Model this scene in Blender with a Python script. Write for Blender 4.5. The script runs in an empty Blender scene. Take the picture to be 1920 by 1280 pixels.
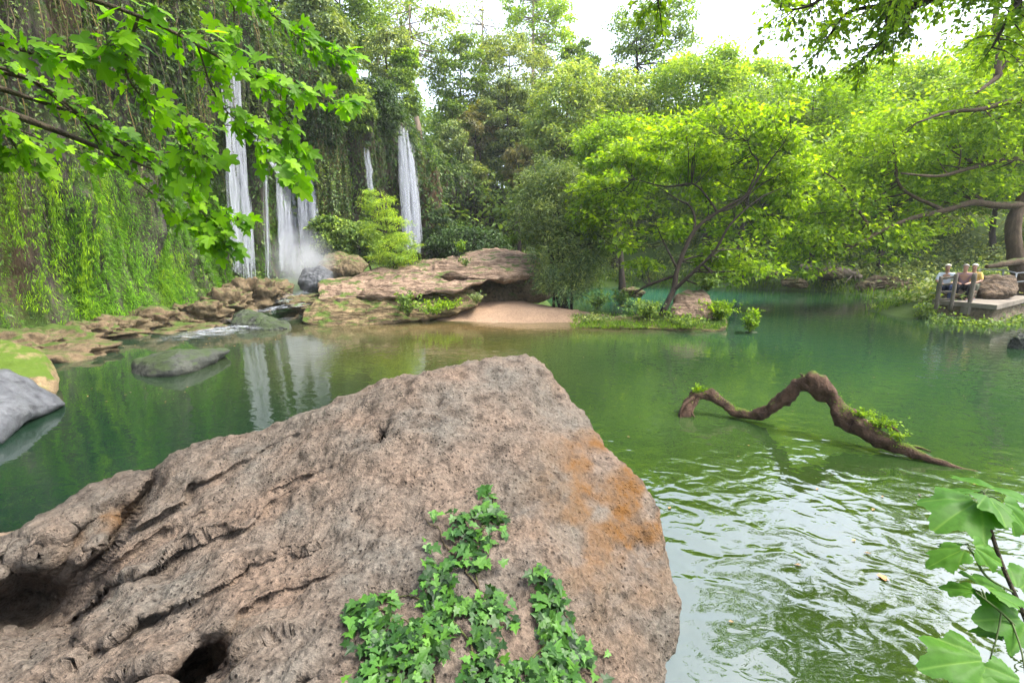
import bpy, math, random
import numpy as np
from mathutils import Vector
from mathutils.bvhtree import BVHTree

scene = bpy.context.scene
COL = scene.collection
rs = np.random.default_rng(7)

# ------------------------------------------------------------------ camera geometry
F = 880.0                      # focal length in pixels of a 1920 px wide frame
CAM = np.array([0.0, 0.0, 2.2])
PITCH = math.radians(10.9)
CP, SP = math.cos(PITCH), math.sin(PITCH)
RIGHT = np.array([1.0, 0, 0]); FWD = np.array([0, CP, -SP]); UP = np.array([0, SP, CP])

def at(px, py, t):
    """World point seen at pixel px, py at distance t along the optical axis."""
    px = np.asarray(px, float); py = np.asarray(py, float); t = np.asarray(t, float)
    a = (px - 960) / F; b = -(py - 640) / F
    d = a[..., None] * RIGHT + b[..., None] * UP + FWD
    return CAM + t[..., None] * d

def ray(px, py):
    d = at(px, py, 1.0) - CAM
    return d / np.linalg.norm(d)

def on_level(px, py, z=0.0):
    d = at(px, py, 1.0) - CAM
    return CAM + d * ((z - CAM[2]) / d[2])

# ------------------------------------------------------------------ noise
def _h(ix, iy, iz, seed):
    n = (ix * 374761393 + iy * 668265263 + iz * 2147483647 + seed * 1274126177) & 0xFFFFFFFF
    n = ((n ^ (n >> 13)) * 1274126177) & 0xFFFFFFFF
    n = ((n ^ (n >> 16)) * 2246822519) & 0xFFFFFFFF
    n ^= n >> 15
    return n / 2147483647.5 - 1.0

def vnoise(p, seed=0):
    p = np.asarray(p, float)
    i = np.floor(p).astype(np.int64); f = p - i
    f = f * f * f * (f * (f * 6 - 15) + 10)
    x, y, z = i[..., 0], i[..., 1], i[..., 2]
    fx, fy, fz = f[..., 0], f[..., 1], f[..., 2]
    def L(a, b, t): return a + (b - a) * t
    c = [[[_h(x + a, y + b, z + c_, seed) for c_ in (0, 1)] for b in (0, 1)] for a in (0, 1)]
    return L(L(L(c[0][0][0], c[1][0][0], fx), L(c[0][1][0], c[1][1][0], fx), fy),
             L(L(c[0][0][1], c[1][0][1], fx), L(c[0][1][1], c[1][1][1], fx), fy), fz)

def fbm(p, octv=4, seed=0, gain=0.5, lac=2.07):
    p = np.asarray(p, float); a = 1.0; s = 0.0; tot = 0.0
    for o in range(octv):
        s = s + a * vnoise(p + 17.3 * o, seed + o); tot += a; a *= gain; p = p * lac
    return s / tot

def ridge(p, octv=4, seed=0, gain=0.5, lac=2.07):
    p = np.asarray(p, float); a = 1.0; s = 0.0; tot = 0.0
    for o in range(octv):
        s = s + a * (1 - 2 * np.abs(vnoise(p + 11.1 * o, seed + o))); tot += a; a *= gain; p = p * lac
    return s / tot

def sstep(a, b, x):
    t = np.clip((np.asarray(x, float) - a) / (b - a), 0, 1)
    return t * t * (3 - 2 * t)

def unit(v):
    return v / np.maximum(np.linalg.norm(v, axis=-1, keepdims=True), 1e-9)

# ------------------------------------------------------------------ objects
def tag(o, label=None, cat=None, group=None, kind=None):
    if label: o['label'] = label
    if cat: o['category'] = cat
    if group: o['group'] = group
    if kind: o['kind'] = kind
    return o

def thing(name, label, cat, loc=(0, 0, 0), group=None):
    o = bpy.data.objects.new(name, None); COL.objects.link(o)
    o.location = [float(x) for x in loc]; o.empty_display_size = 0.2
    return tag(o, label, cat, group)

def root_loc(o):
    v = np.zeros(3)
    while o is not None:
        v += np.array(o.location); o = o.parent
    return v

def mesh(name, V, Fs, mat, parent=None, smooth=True, attrs=None):
    """V (n,3) in world space, Fs a list of (m,k) index arrays -> one mesh object."""
    V = np.asarray(V, float)
    if not isinstance(Fs, list): Fs = [Fs]
    Fs = [np.asarray(f, np.int32) for f in Fs if len(f)]
    if parent is not None: V = V - root_loc(parent)
    me = bpy.data.meshes.new(name)
    me.vertices.add(len(V)); me.vertices.foreach_set('co', V.astype(np.float32).ravel())
    loops = np.concatenate([f.ravel() for f in Fs]); cnt = np.concatenate([np.full(len(f), f.shape[1], np.int32) for f in Fs])
    start = np.concatenate([[0], np.cumsum(cnt)[:-1]]).astype(np.int32)
    me.loops.add(len(loops)); me.loops.foreach_set('vertex_index', loops.astype(np.int32))
    me.polygons.add(len(cnt)); me.polygons.foreach_set('loop_start', start); me.polygons.foreach_set('loop_total', cnt)
    me.polygons.foreach_set('use_smooth', np.full(len(cnt), bool(smooth)))
    me.update(calc_edges=True)
    if attrs:
        for k, a in attrs.items():
            a = np.asarray(a, np.float32)
            if a.ndim == 1:
                me.attributes.new(k, 'FLOAT', 'POINT').data.foreach_set('value', a)
            else:
                c = np.ones((len(a), 4), np.float32); c[:, :3] = a
                me.attributes.new(k, 'FLOAT_COLOR', 'POINT').data.foreach_set('color', c.ravel())
    me.validate()
    if mat: me.materials.append(mat)
    o = bpy.data.objects.new(name, me); COL.objects.link(o)
    if parent is not None: o.parent = parent
    return o

def grid_faces(r, c, wrap=False):
    i = np.arange(r - 1)[:, None]; j = np.arange(c if wrap else c - 1)[None, :]
    jn = (j + 1) % c
    return np.stack([i * c + j, i * c + jn, (i + 1) * c + jn, (i + 1) * c + j], -1).reshape(-1, 4)

def grid_normals(G):
    du = np.gradient(G, axis=1); dv = np.gradient(G, axis=0)
    return unit(np.cross(du, dv))

class Geo:
    def __init__(s): s.V = []; s.F = {}; s.n = 0
    def add(s, V, Fc):
        V = np.asarray(V, float)
        for f in (Fc if isinstance(Fc, list) else [Fc]):
            f = np.asarray(f)
            if len(f): s.F.setdefault(f.shape[1], []).append(f + s.n)
        s.V.append(V); s.n += len(V); return s
    def build(s, name, mat, parent=None, smooth=True):
        return mesh(name, np.concatenate(s.V), [np.concatenate(f) for f in s.F.values()], mat, parent, smooth)

def curve(P, n):
    """Catmull-Rom through control points P (any number of columns), n samples."""
    P = np.asarray(P, float)
    if len(P) == 2: return P[0] + (P[1] - P[0]) * np.linspace(0, 1, n)[:, None]
    Q = np.vstack([2 * P[0] - P[1], P, 2 * P[-1] - P[-2]])
    u = np.linspace(0, len(P) - 1 - 1e-9, n); k = u.astype(int); t = (u - k)[:, None]
    a, b, c, d = Q[k], Q[k + 1], Q[k + 2], Q[k + 3]
    return 0.5 * (2 * b + (c - a) * t + (2 * a - 5 * b + 4 * c - d) * t ** 2 + (3 * b - a - 3 * c + d) * t ** 3)

def tube(P, R, sides=8, rough=0.0, seed=0):
    P = np.asarray(P, float); n = len(P); R = np.broadcast_to(np.asarray(R, float), (n,)).copy()
    T = unit(np.gradient(P, axis=0))
    ref = np.array([0, 0, 1.0]) if abs(T[0][2]) < 0.9 else np.array([1.0, 0, 0])
    N = np.zeros_like(P); N[0] = unit(np.cross(T[0], ref))
    for i in range(1, n):
        v = N[i - 1] - T[i] * (N[i - 1] @ T[i]); N[i] = v / max(np.linalg.norm(v), 1e-9)
    B = np.cross(T, N)
    a = np.linspace(0, 2 * np.pi, sides, endpoint=False)
    D = N[:, None] * np.cos(a)[None, :, None] + B[:, None] * np.sin(a)[None, :, None]
    rr = R[:, None].repeat(sides, 1)
    V = P[:, None] + D * rr[..., None]
    if rough: V = V + D * (rr * rough * fbm(V / max(R.max(), 1e-4) * 0.8, 3, seed))[..., None]
    Vf = np.vstack([V.reshape(-1, 3), P[0] - T[0] * R[0] * .3, P[-1] + T[-1] * R[-1] * .3])
    q = grid_faces(n, sides, True)
    j = np.arange(sides); jn = (j + 1) % sides
    c0 = np.stack([np.full(sides, n * sides), jn, j], -1)
    c1 = np.stack([np.full(sides, n * sides + 1), (n - 1) * sides + j, (n - 1) * sides + jn], -1)
    return Vf, [q, np.vstack([c0, c1])]

def box(x0, x1, y0, y1, z0, z1):
    V = np.array([[x, y, z] for z in (z0, z1) for y in (y0, y1) for x in (x0, x1)], float)
    return V, np.array([[0, 2, 3, 1], [4, 5, 7, 6], [0, 1, 5, 4], [2, 6, 7, 3], [0, 4, 6, 2], [1, 3, 7, 5]])

# ------------------------------------------------------------------ leaves
class Tpl:
    def __init__(s, v, f): s.v = np.array(v, float); s.f = np.array(f)
def _half(h, mid, tris, droop=.22, fold=.25):
    """Leaf of a half outline h and midrib points mid, mirrored; tris index ('m',i) or ('p',i)."""
    v = [(x, 0) for x in mid] + [(x, y) for x, y in h] + [(x, -y) for x, y in h]
    nm, nh = len(mid), len(h); f = []
    for t in tris:
        a = [k if c == 'm' else nm + k for c, k in t]; b = [k if c == 'm' else nm + nh + k for c, k in t]
        f.append(a); f.append(b[::-1])
    return Tpl([(x, y, fold * abs(y) - droop * x * x - .35 * y * y) for x, y in v], f)
m, p = (lambda i: ('m', i)), (lambda i: ('p', i))
LEAF = Tpl([(0, 0, 0), (.45, .30, .07), (1, 0, -.08), (.45, -.30, .07)], [[0, 1, 2, 3]])
NARROW = Tpl([(0, 0, 0), (.4, .12, .03), (1, 0, -.12), (.4, -.12, .03)], [[0, 1, 2, 3]])
BLADE = Tpl([(0, .05, 0), (0, -.05, 0), (.5, .045, .0), (.5, -.045, 0), (1, 0, -.25)], [[1, 0, 2], [1, 2, 3], [3, 2, 4]])
FIG = _half([(-.10, .20), (.00, .46), (.20, .37), (.26, .19), (.42, .36), (.62, .42), (.62, .17), (.84, .15)], [0, .26, .6, 1],
            [(m(0), p(1), p(0)), (m(0), p(2), p(1)), (m(0), p(3), p(2)), (m(0), m(1), p(3)), (p(3), p(5), p(4)), (m(1), p(5), p(3)),
             (m(1), p(6), p(5)), (m(1), m(2), p(6)), (m(2), p(7), p(6)), (m(2), m(3), p(7))])
MAPLE = _half([(-.12, .24), (-.05, .42), (.10, .55), (.16, .40), (.30, .34), (.44, .52), (.60, .55), (.60, .38), (.66, .22), (.80, .20)], [0, .3, .62, 1],
              [(m(0), p(1), p(0)), (m(0), p(3), p(1)), (p(1), p(3), p(2)), (m(0), p(4), p(3)), (m(0), m(1), p(4)), (m(1), p(5), p(4)), (p(5), p(7), p(6)), (m(1), p(7), p(5)),
               (m(1), p(8), p(7)), (m(1), m(2), p(8)), (m(2), p(9), p(8)), (m(2), m(3), p(9))], .16, .18)
IVY = _half([(-.14, .18), (-.02, .46), (.26, .24), (.42, .40), (.58, .16)], [0, .3, 1],
            [(m(0), p(1), p(0)), (m(0), p(2), p(1)), (m(0), m(1), p(2)), (m(1), p(3), p(2)), (m(1), p(4), p(3)), (m(1), m(2), p(4))], .12, .2)

def leaf_geo(pos, d, nor, size, tpl, width=None):
    x = unit(d); y = unit(np.cross(nor, x)); z = np.cross(x, y)
    s = np.broadcast_to(np.asarray(size, float), (len(pos),))[:, None, None]
    w = 1.0 if width is None else np.asarray(width)[:, None, None]
    v = tpl.v
    V = pos[:, None] + s * (v[None, :, 0:1] * x[:, None] + w * v[None, :, 1:2] * y[:, None] + v[None, :, 2:3] * z[:, None])
    k = len(v); Fc = (tpl.f[None] + (np.arange(len(pos)) * k)[:, None, None]).reshape(-1, tpl.f.shape[1])
    return V.reshape(-1, 3), Fc

# ------------------------------------------------------------------ materials
class NT:
    def __init__(s, name):
        s.m = bpy.data.materials.new(name); s.m.use_nodes = True; s.t = s.m.node_tree; s.t.nodes.clear()
        s.out = s.n('ShaderNodeOutputMaterial')
    def n(s, t, **kw):
        x = s.t.nodes.new(t)
        for k, v in kw.items():
            if k == 'i':
                for a, b in v.items():
                    if hasattr(b, 'is_output') or hasattr(b, 'links'): s.t.links.new(b, x.inputs[a])
                    else: x.inputs[a].default_value = b
            else: setattr(x, k, v)
        return x
    def noise(s, scale, detail=4, rough=.55, vec=None, dist=0.0):
        x = s.n('ShaderNodeTexNoise', i={'Scale': scale, 'Detail': detail, 'Roughness': rough, 'Distortion': dist})
        if vec is not None: s.t.links.new(vec, x.inputs['Vector'])
        return x.outputs['Fac']
    def ramp(s, fac, stops):
        x = s.n('ShaderNodeValToRGB', i={'Fac': fac}); e = x.color_ramp.elements
        while len(e) < len(stops): e.new(0.5)
        for k, (p_, c) in enumerate(stops):
            e[k].position = p_; e[k].color = (c, c, c, 1) if isinstance(c, (int, float)) else (*c, 1)
        return x.outputs['Color']
    def mix(s, fac, a, b, blend='MIX'):
        x = s.n('ShaderNodeMix', data_type='RGBA', blend_type=blend)
        for k, v in ((0, fac), (6, a), (7, b)):
            if hasattr(v, 'links'): s.t.links.new(v, x.inputs[k])
            else: x.inputs[k].default_value = v if k == 0 else (*v, 1)
        return x.outputs[2]
    def math(s, op, a, b=0.0, c=0.0, clamp=False):
        x = s.n('ShaderNodeMath', operation=op, use_clamp=clamp)
        for k, v in enumerate((a, b, c)):
            if hasattr(v, 'links'): s.t.links.new(v, x.inputs[k])
            else: x.inputs[k].default_value = v
        return x.outputs[0]
    def mapping(s, vec, scale=(1, 1, 1), rot=(0, 0, 0)):
        return s.n('ShaderNodeMapping', i={'Vector': vec, 'Scale': scale, 'Rotation': rot}).outputs[0]
    def pos(s): return s.n('ShaderNodeNewGeometry').outputs['Position']
    def attr(s, name): return s.n('ShaderNodeAttribute', attribute_name=name)
    def bump(s, h, strength, dist, normal=None):
        x = s.n('ShaderNodeBump', i={'Height': h, 'Strength': strength, 'Distance': dist})
        if normal is not None: s.t.links.new(normal, x.inputs['Normal'])
        return x.outputs[0]
    def bsdf(s, color, rough=.8, spec=.3, normal=None, **kw):
        x = s.n('ShaderNodeBsdfPrincipled')
        for k, v in (('Base Color', color), ('Roughness', rough), ('Specular IOR Level', spec), *kw.items()):
            if hasattr(v, 'links'): s.t.links.new(v, x.inputs[k])
            elif isinstance(v, tuple) and len(v) == 3: x.inputs[k].default_value = (*v, 1)
            else: x.inputs[k].default_value = v
        if normal is not None: s.t.links.new(normal, x.inputs['Normal'])
        return x.outputs[0]
    def done(s, sh):
        s.t.links.new(sh, s.out.inputs['Surface']); return s.m

def leaf_mat(name, c, trans=.45, var=.5, rough=.5, spec=.25, patch=1.2, dead=None, tint=(1.3, 1.35, .35), vein=False):
    """c = mean leaf colour; each leaf differs, and whole sprays differ by position."""
    t = NT(name); g = t.n('ShaderNodeNewGeometry')
    c = np.array(c)
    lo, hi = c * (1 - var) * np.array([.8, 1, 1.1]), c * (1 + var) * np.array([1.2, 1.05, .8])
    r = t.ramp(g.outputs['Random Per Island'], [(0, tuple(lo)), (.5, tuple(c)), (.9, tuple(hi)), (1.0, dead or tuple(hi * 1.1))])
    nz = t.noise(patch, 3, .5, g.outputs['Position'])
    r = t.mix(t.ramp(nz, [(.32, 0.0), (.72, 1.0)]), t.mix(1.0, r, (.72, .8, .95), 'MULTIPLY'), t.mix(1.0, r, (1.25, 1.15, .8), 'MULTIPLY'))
    if vein: r = t.mix(t.math('MULTIPLY', t.attr('vein').outputs['Fac'], .65), t.mix(.5, r, t.ramp(t.noise(60, 4, .7, g.outputs['Position']), [(.3, .6), (.7, 1.3)]), 'MULTIPLY'), t.mix(1.0, r, (2.2, 1.6, 1.9), 'MULTIPLY'))
    d = t.bsdf(r, rough, spec)
    tr = t.n('ShaderNodeBsdfTranslucent', i={'Color': t.mix(1.0, r, tint, 'MULTIPLY')}).outputs[0]
    return t.done(t.n('ShaderNodeMixShader', i={0: trans, 1: d, 2: tr}).outputs[0])

def rock_mat(name, c1, c2, c3, scale=1.0, moss=None, moss_amt=.0, bump=.6, stain_tint=None, wet=0.0, pits=.0, streak=(1, 1, 1), crack=0.0, grain=1.0):
    t = NT(name); P = t.pos(); P2 = t.mapping(P, tuple(np.array(streak) * scale))
    a = t.noise(1.3, 6, .6, P2); b = t.noise(7.0, 6, .65, P2); c_ = t.noise(34.0, 5, .7, P2)
    col = t.mix(t.ramp(a, [(.36, 0.0), (.64, 1.0)]), c1, c2)
    col = t.mix(t.ramp(b, [(.30, 1.0), (.52, 0.0)]), col, c3)
    f = t.ramp(c_, [(.30, .55 / grain), (.52, 1.0), (.75, 1.25 * grain)])
    col = t.mix(.8, col, f, 'MULTIPLY')
    if crack:
        cr = t.noise(1.6, 5, .6, t.mapping(P, (.5, .5, 4.5), (.12, .06, 0)), .4)
        cr = t.math('ABSOLUTE', t.math('SUBTRACT', cr, .5)); cr = t.ramp(cr, [(.012, crack), (.06, 0.0)])
        col = t.mix(cr, col, tuple(np.array(c3) * .5))
    vo = t.n('ShaderNodeTexVoronoi', i={'Vector': P2, 'Scale': 26.0, 'Randomness': 1.0}).outputs['Distance']
    vo2 = t.n('ShaderNodeTexVoronoi', i={'Vector': t.mapping(P2, (1, 1, 1.6), (.4, .3, .2)), 'Scale': 9.0, 'Randomness': 1.0}).outputs['Distance']
    pit = t.math('MULTIPLY', t.ramp(vo, [(.10, 0.0), (.30, 1.0)]), t.ramp(vo2, [(.06, 0.0), (.17, 1.0)]))
    if pits:
        pm = t.math('MULTIPLY', t.math('SUBTRACT', 1.0, pit), t.ramp(t.noise(3.1, 4, .6, P2), [(.45, 0.0), (.6, pits)]))
        col = t.mix(pm, col, tuple(np.array(c3) * .45))
    if stain_tint is not None:
        sv = t.attr('stain_tint').outputs['Fac']
        col = t.mix(t.math('MULTIPLY', sv, t.ramp(b, [(.34, .35), (.56, 1.0)])), col, t.mix(c_, tuple(np.array(stain_tint) * .5), stain_tint))
    if moss is not None:
        nz = t.n('ShaderNodeSeparateXYZ', i={0: t.n('ShaderNodeNewGeometry').outputs['Normal']}).outputs[2]
        mf = t.math('ADD', t.math('MULTIPLY', nz, .45), t.math('MULTIPLY', t.noise(2.2, 5, .6, P2), 1.0))
        mf = t.ramp(mf, [(max(0, .95 - moss_amt), 0.0), (min(1, 1.12 - moss_amt), 1.0)])
        col = t.mix(mf, col, t.mix(c_, tuple(np.array(moss) * .55), moss))
    if crack: b = t.math('SUBTRACT', b, t.math('MULTIPLY', cr, .6))
    h = t.math('ADD', t.math('MULTIPLY', b, 1.0), t.math('ADD', t.math('MULTIPLY', c_, .45), t.math('MULTIPLY', pit, .25 if pits else .05)))
    n = t.bump(h, bump, .06 / scale)
    return t.done(t.bsdf(col, .88 - .6 * wet, .25 + .3 * wet, n))

def bark_mat(name, c1, c2, moss=None, moss_amt=.3):
    t = NT(name); P = t.pos()
    a = t.noise(9, 6, .65, t.mapping(P, (1, 1, .35))); b = t.noise(45, 4, .6, P)
    col = t.mix(t.ramp(a, [(.35, 0.0), (.65, 1.0)]), c1, c2)
    col = t.mix(.7, col, t.ramp(b, [(.3, .5), (.7, 1.25)]), 'MULTIPLY')
    if moss is not None:
        nz = t.n('ShaderNodeSeparateXYZ', i={0: t.n('ShaderNodeNewGeometry').outputs['Normal']}).outputs[2]
        mf = t.math('ADD', t.math('MULTIPLY', nz, .35), t.noise(3.5, 5, .6, P))
        col = t.mix(t.ramp(mf, [(.92 - moss_amt, 0.0), (1.08 - moss_amt, 1.0)]), col, t.mix(b, tuple(np.array(moss) * .5), moss))
    return t.done(t.bsdf(col, .9, .2, t.bump(t.math('ADD', a, t.math('MULTIPLY', b, .4)), 1.0, .05)))

def plain_mat(name, c, rough=.7, spec=.3, var=.25, scale=12.0):
    t = NT(name); nz = t.noise(scale, 4, .6, t.pos())
    col = t.mix(t.ramp(nz, [(.3, 0.0), (.7, 1.0)]), tuple(np.array(c) * (1 - var)), tuple(np.minimum(np.array(c) * (1 + var), .9)))
    return t.done(t.bsdf(col, rough, spec, t.bump(nz, .3, .01)))

M = {}
M['boulder'] = rock_mat('boulder_rock', (.152, .109, .078), (.114, .101, .082), (.042, .031, .022), 1.6, bump=1.0, stain_tint=(.155, .070, .014), pits=1.0, grain=1.35)
M['slab'] = rock_mat('slab_rock', (.30, .205, .14), (.26, .185, .125), (.11, .07, .045), .8, moss=(.08, .12, .02), moss_amt=.0, bump=1.0, streak=(1, 1, 2.2), crack=.55, grain=1.2)
M['ledge'] = rock_mat('ledge_rock', (.25, .175, .095), (.19, .145, .075), (.085, .06, .03), .9, moss=(.07, .13, .010), moss_amt=.15, bump=1.0, streak=(1, 1, 2), crack=.7, grain=1.3)
M['shore'] = rock_mat('shore_rock', (.15, .105, .06), (.11, .085, .045), (.04, .03, .016), 1.2, moss=(.06, .10, .012), moss_amt=.12, bump=.9)
M['brown_rock'] = rock_mat('brown_rock', (.17, .115, .07), (.12, .085, .055), (.045, .03, .02), 1.2, bump=1.0, streak=(1, 1, 2), crack=.6)
M['wet'] = rock_mat('wet_rock', (.055, .058, .045), (.032, .036, .03), (.012, .014, .012), 1.6, moss=(.04, .06, .02), moss_amt=.2, bump=.7, wet=.2)
M['grey_wet'] = rock_mat('grey_wet_rock', (.095, .10, .105), (.062, .066, .072), (.03, .03, .034), 1.2, bump=.4, wet=.6)
M['mossy'] = rock_mat('mossy_rock', (.24, .17, .095), (.19, .14, .07), (.07, .055, .03), 1.2, moss=(.075, .125, .010), moss_amt=.24, bump=.7)
M['sand'] = rock_mat('sand', (.30, .20, .125), (.25, .165, .105), (.17, .11, .07), 2.5, bump=.25)
M['cliff'] = rock_mat('cliff_rock', (.095, .076, .06), (.06, .052, .044), (.018, .017, .015), .55, moss=(.055, .095, .015), moss_amt=.42, bump=1.0, streak=(1.5, 1.5, .35), stain_tint=(.19, .11, .05))
M['ground'] = rock_mat('bank_earth', (.19, .13, .075), (.14, .105, .06), (.07, .05, .03), .7, moss=(.07, .12, .02), moss_amt=.36, bump=.8)
M['bark'] = bark_mat('dark_bark', (.020, .015, .011), (.048, .036, .026), (.03, .045, .01), .10)
M['bark_pale'] = bark_mat('pale_bark', (.20, .15, .11), (.30, .23, .17))
M['bark_brown'] = bark_mat('brown_bark', (.06, .04, .026), (.115, .08, .052), (.07, .10, .02), .18)
M['drift'] = bark_mat('driftwood', (.04, .024, .016), (.12, .07, .045), (.085, .13, .012), .14)
M['twig'] = bark_mat('twig_bark', (.035, .028, .018), (.07, .055, .035))
M['green_stem'] = plain_mat('green_stem', (.05, .075, .02))

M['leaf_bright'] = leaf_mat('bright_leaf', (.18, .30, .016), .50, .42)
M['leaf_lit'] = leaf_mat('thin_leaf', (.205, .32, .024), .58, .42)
M['leaf_lime'] = leaf_mat('lime_leaf', (.255, .37, .06), .5, .35)
M['leaf_mid'] = leaf_mat('mid_leaf', (.145, .23, .05), .42, .45)
M['leaf_olive'] = leaf_mat('olive_leaf', (.21, .265, .09), .35, .45)
M['leaf_pale'] = leaf_mat('pale_leaf', (.26, .34, .11), .40, .35)
M['leaf_grey'] = leaf_mat('grey_leaf', (.17, .23, .09), .30, .45)
M['leaf_willow'] = leaf_mat('willow_leaf', (.135, .195, .08), .30, .5)
M['leaf_dark'] = leaf_mat('dark_leaf', (.035, .075, .018), .30, .5)
M['leaf_rust'] = leaf_mat('rust_leaf', (.19, .18, .09), .30, .4)
M['leaf_yellow'] = leaf_mat('yellow_leaf', (.30, .30, .04), .35, .35)
M['fig'] = leaf_mat('fig_leaf', (.125, .27, .006), .58, .45, .5, .2, 3.0, tint=(1.25, 1.5, .35))
M['ivy'] = leaf_mat('ivy_leaf', (.030, .088, .014), .22, .75, .45, .28, 9.0)
M['vine'] = leaf_mat('vine_leaf', (.036, .108, .017), .42, .45, .5, .15, 3.0, tint=(1.2, 1.5, .25), vein=True)
M['fern'] = leaf_mat('fern_leaf', (.085, .22, .008), .35, .65, .55, .2, .55)
M['moss_hang'] = leaf_mat('hanging_moss', (.14, .27, .008), .35, .45, .6, .1, .8)
M['creeper'] = leaf_mat('creeper_leaf', (.085, .14, .04), .30, .55, .5, .25, .6)
M['dry_vine'] = leaf_mat('dry_vine', (.10, .085, .055), .2, .5, .8, .1, .7)
M['grass'] = leaf_mat('grass_blade', (.11, .20, .02), .40, .45, .6, .15, 1.5)
M['dead'] = leaf_mat('dead_leaf', (.20, .13, .06), .1, .5)
# ------------------------------------------------------------------ the ground: one sheet with the pool basin in it
POOL = np.array([(-3, 1.2), (-7, 1.2), (-14, 1.0), (-14, 9), (-13.2, 14), (-12.5, 17.5), (-9.4, 19), (-6.5, 18.3), (-5.6, 18), (-2.6, 19), (0, 19), (1.2, 18.8),
                 (1.6, 19), (1.6, 20.5), (1.5, 23), (3, 27), (8, 31), (13.5, 28.5), (17, 26), (18.5, 22), (15.5, 18.9), (13.3, 17.6), (13.2, 15.7), (14.7, 14.6), (17.5, 16.5), (24, 17), (25, 12),
                 (16, 9), (10.8, 6.8), (7.2, 4.6), (5.2, 3.0), (3.4, 1.0), (1.5, 0.8)], float)
PATH = curve([(-12, -14), (-12.6, -6), (-13, 3), (-12.8, 9), (-12.0, 14), (-12.3, 18), (-12.4, 21), (-10.8, 24.2), (-9.5, 26.2), (-8.2, 28.6), (-7.2, 30.6), (-5.6, 33),
              (-3.4, 37), (1.5, 41), (12, 43), (26, 45)], 420)
_seg = np.linalg.norm(np.diff(PATH, axis=0), axis=1); PS = np.concatenate([[0], np.cumsum(_seg)])
PATH = np.stack([np.interp(np.linspace(0, PS[-1], 420), PS, PATH[:, k]) for k in (0, 1)], 1)
CLIFF_H = np.interp(PATH[:, 1], [3, 22, 26, 30, 33, 37, 41, 45], [15, 13.5, 11.5, 10.2, 8.8, 7.5, 6.5, 6])

def poly_dist(x, y, poly, closed=True):
    q = np.stack([x, y], -1); n = len(poly); best = np.full(x.shape, 1e9); inside = np.zeros(x.shape, bool)
    for i in range(n if closed else n - 1):
        a, b = poly[i], poly[(i + 1) % n]; ab = b - a
        t = np.clip(((q - a) @ ab) / (ab @ ab), 0, 1)
        best = np.minimum(best, np.linalg.norm(q - a - t[..., None] * ab, axis=-1))
        if closed:
            c = ((a[1] > y) != (b[1] > y)) & (x < (b[0] - a[0]) * (y - a[1]) / (b[1] - a[1] + 1e-12) + a[0]); inside ^= c
    return np.where(inside, -best, best) if closed else best

BACK = np.vstack([PATH[::6], [(60, 47), (60, 200), (-200, 200), (-200, -14)]])
def ground_h(x, y):
    sd = poly_dist(x, y, POOL)
    P3 = np.stack([x * .35, y * .35, np.zeros_like(x)], -1)
    n1 = fbm(P3, 4, 3)
    land = np.minimum(.75, .42 * np.maximum(sd, 0)) + np.maximum(sd - 2, 0) * .10 + .22 * n1 * np.minimum(np.maximum(sd, 0), 1.0)
    hill = 7.0 * sstep(31, 52, y + .25 * x) + 5.0 * sstep(20, 42, x)
    near = sstep(9, 5, y) * sstep(14, 8, np.abs(x))
    land = land * (1 - near) + np.minimum(land, .62) * near
    h = np.where(sd > 0, land + hill * np.clip(sd / 4, 0, 1), np.maximum(-1.4, sd * .5))
    bd = poly_dist(x, y, BACK)
    ch = np.interp(y, PATH[:, 1], CLIFF_H)
    return np.where(bd < 0, h + (ch - h) * sstep(.6, 2.4, -bd), h)

xs = np.concatenate([-np.geomspace(300, 42, 16), np.linspace(-40, 40, 230), np.geomspace(42, 300, 16)])
ys = np.concatenate([-np.geomspace(200, 22, 12), np.linspace(-20, 62, 230), np.geomspace(64, 500, 18)])
GX, GY = np.meshgrid(xs, ys)
GZ = ground_h(GX, GY)
tag(mesh('ground', np.stack([GX, GY, GZ], -1).reshape(-1, 3), grid_faces(len(ys), len(xs)), M['ground']), kind='structure')

def ground_pt(x, y):
    return float(ground_h(np.array([float(x)]), np.array([float(y)]))[0])

# ------------------------------------------------------------------ water
wx = np.linspace(-20, 24, 180); wy = np.linspace(-2, 36, 170)
WX, WY = np.meshgrid(wx, wy)
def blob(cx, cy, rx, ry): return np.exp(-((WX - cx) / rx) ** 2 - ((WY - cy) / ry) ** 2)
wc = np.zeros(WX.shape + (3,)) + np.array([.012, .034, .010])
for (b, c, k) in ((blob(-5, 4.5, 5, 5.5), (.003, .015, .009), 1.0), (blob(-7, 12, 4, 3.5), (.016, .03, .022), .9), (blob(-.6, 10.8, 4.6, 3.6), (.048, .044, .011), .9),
                  (blob(2.5, 9, 2.5, 4), (.040, .080, .022), .85), (blob(6.5, 10, 3.5, 4), (.020, .056, .024), .9), (blob(7, 24, 5, 4.5), (.02, .105, .07), 1.0), (blob(2, 25, 5, 4), (.02, .105, .07), .8), (blob(5.8, 16, 1.6, 3), (.02, .10, .065), .6),  # mid-pool greens: reflection of the trees painted into the body colour
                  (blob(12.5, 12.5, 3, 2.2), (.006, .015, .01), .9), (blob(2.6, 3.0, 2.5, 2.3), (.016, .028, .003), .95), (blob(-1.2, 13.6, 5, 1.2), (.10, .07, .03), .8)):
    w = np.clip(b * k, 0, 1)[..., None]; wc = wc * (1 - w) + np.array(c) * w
chop = np.clip(.30 + .75 * np.exp(-((WX - 2.6) / 2.2) ** 2 - ((WY - 3.0) / 2.0) ** 2) + .20 * np.exp(-((WX - 9) / 4) ** 2 - ((WY - 8) / 4) ** 2) - .15 * sstep(-2, -6, WX), 0.1, 1)
t = NT('pool_water'); P = t.pos()
wcol = t.attr('silt_reflection').outputs['Color']
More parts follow.
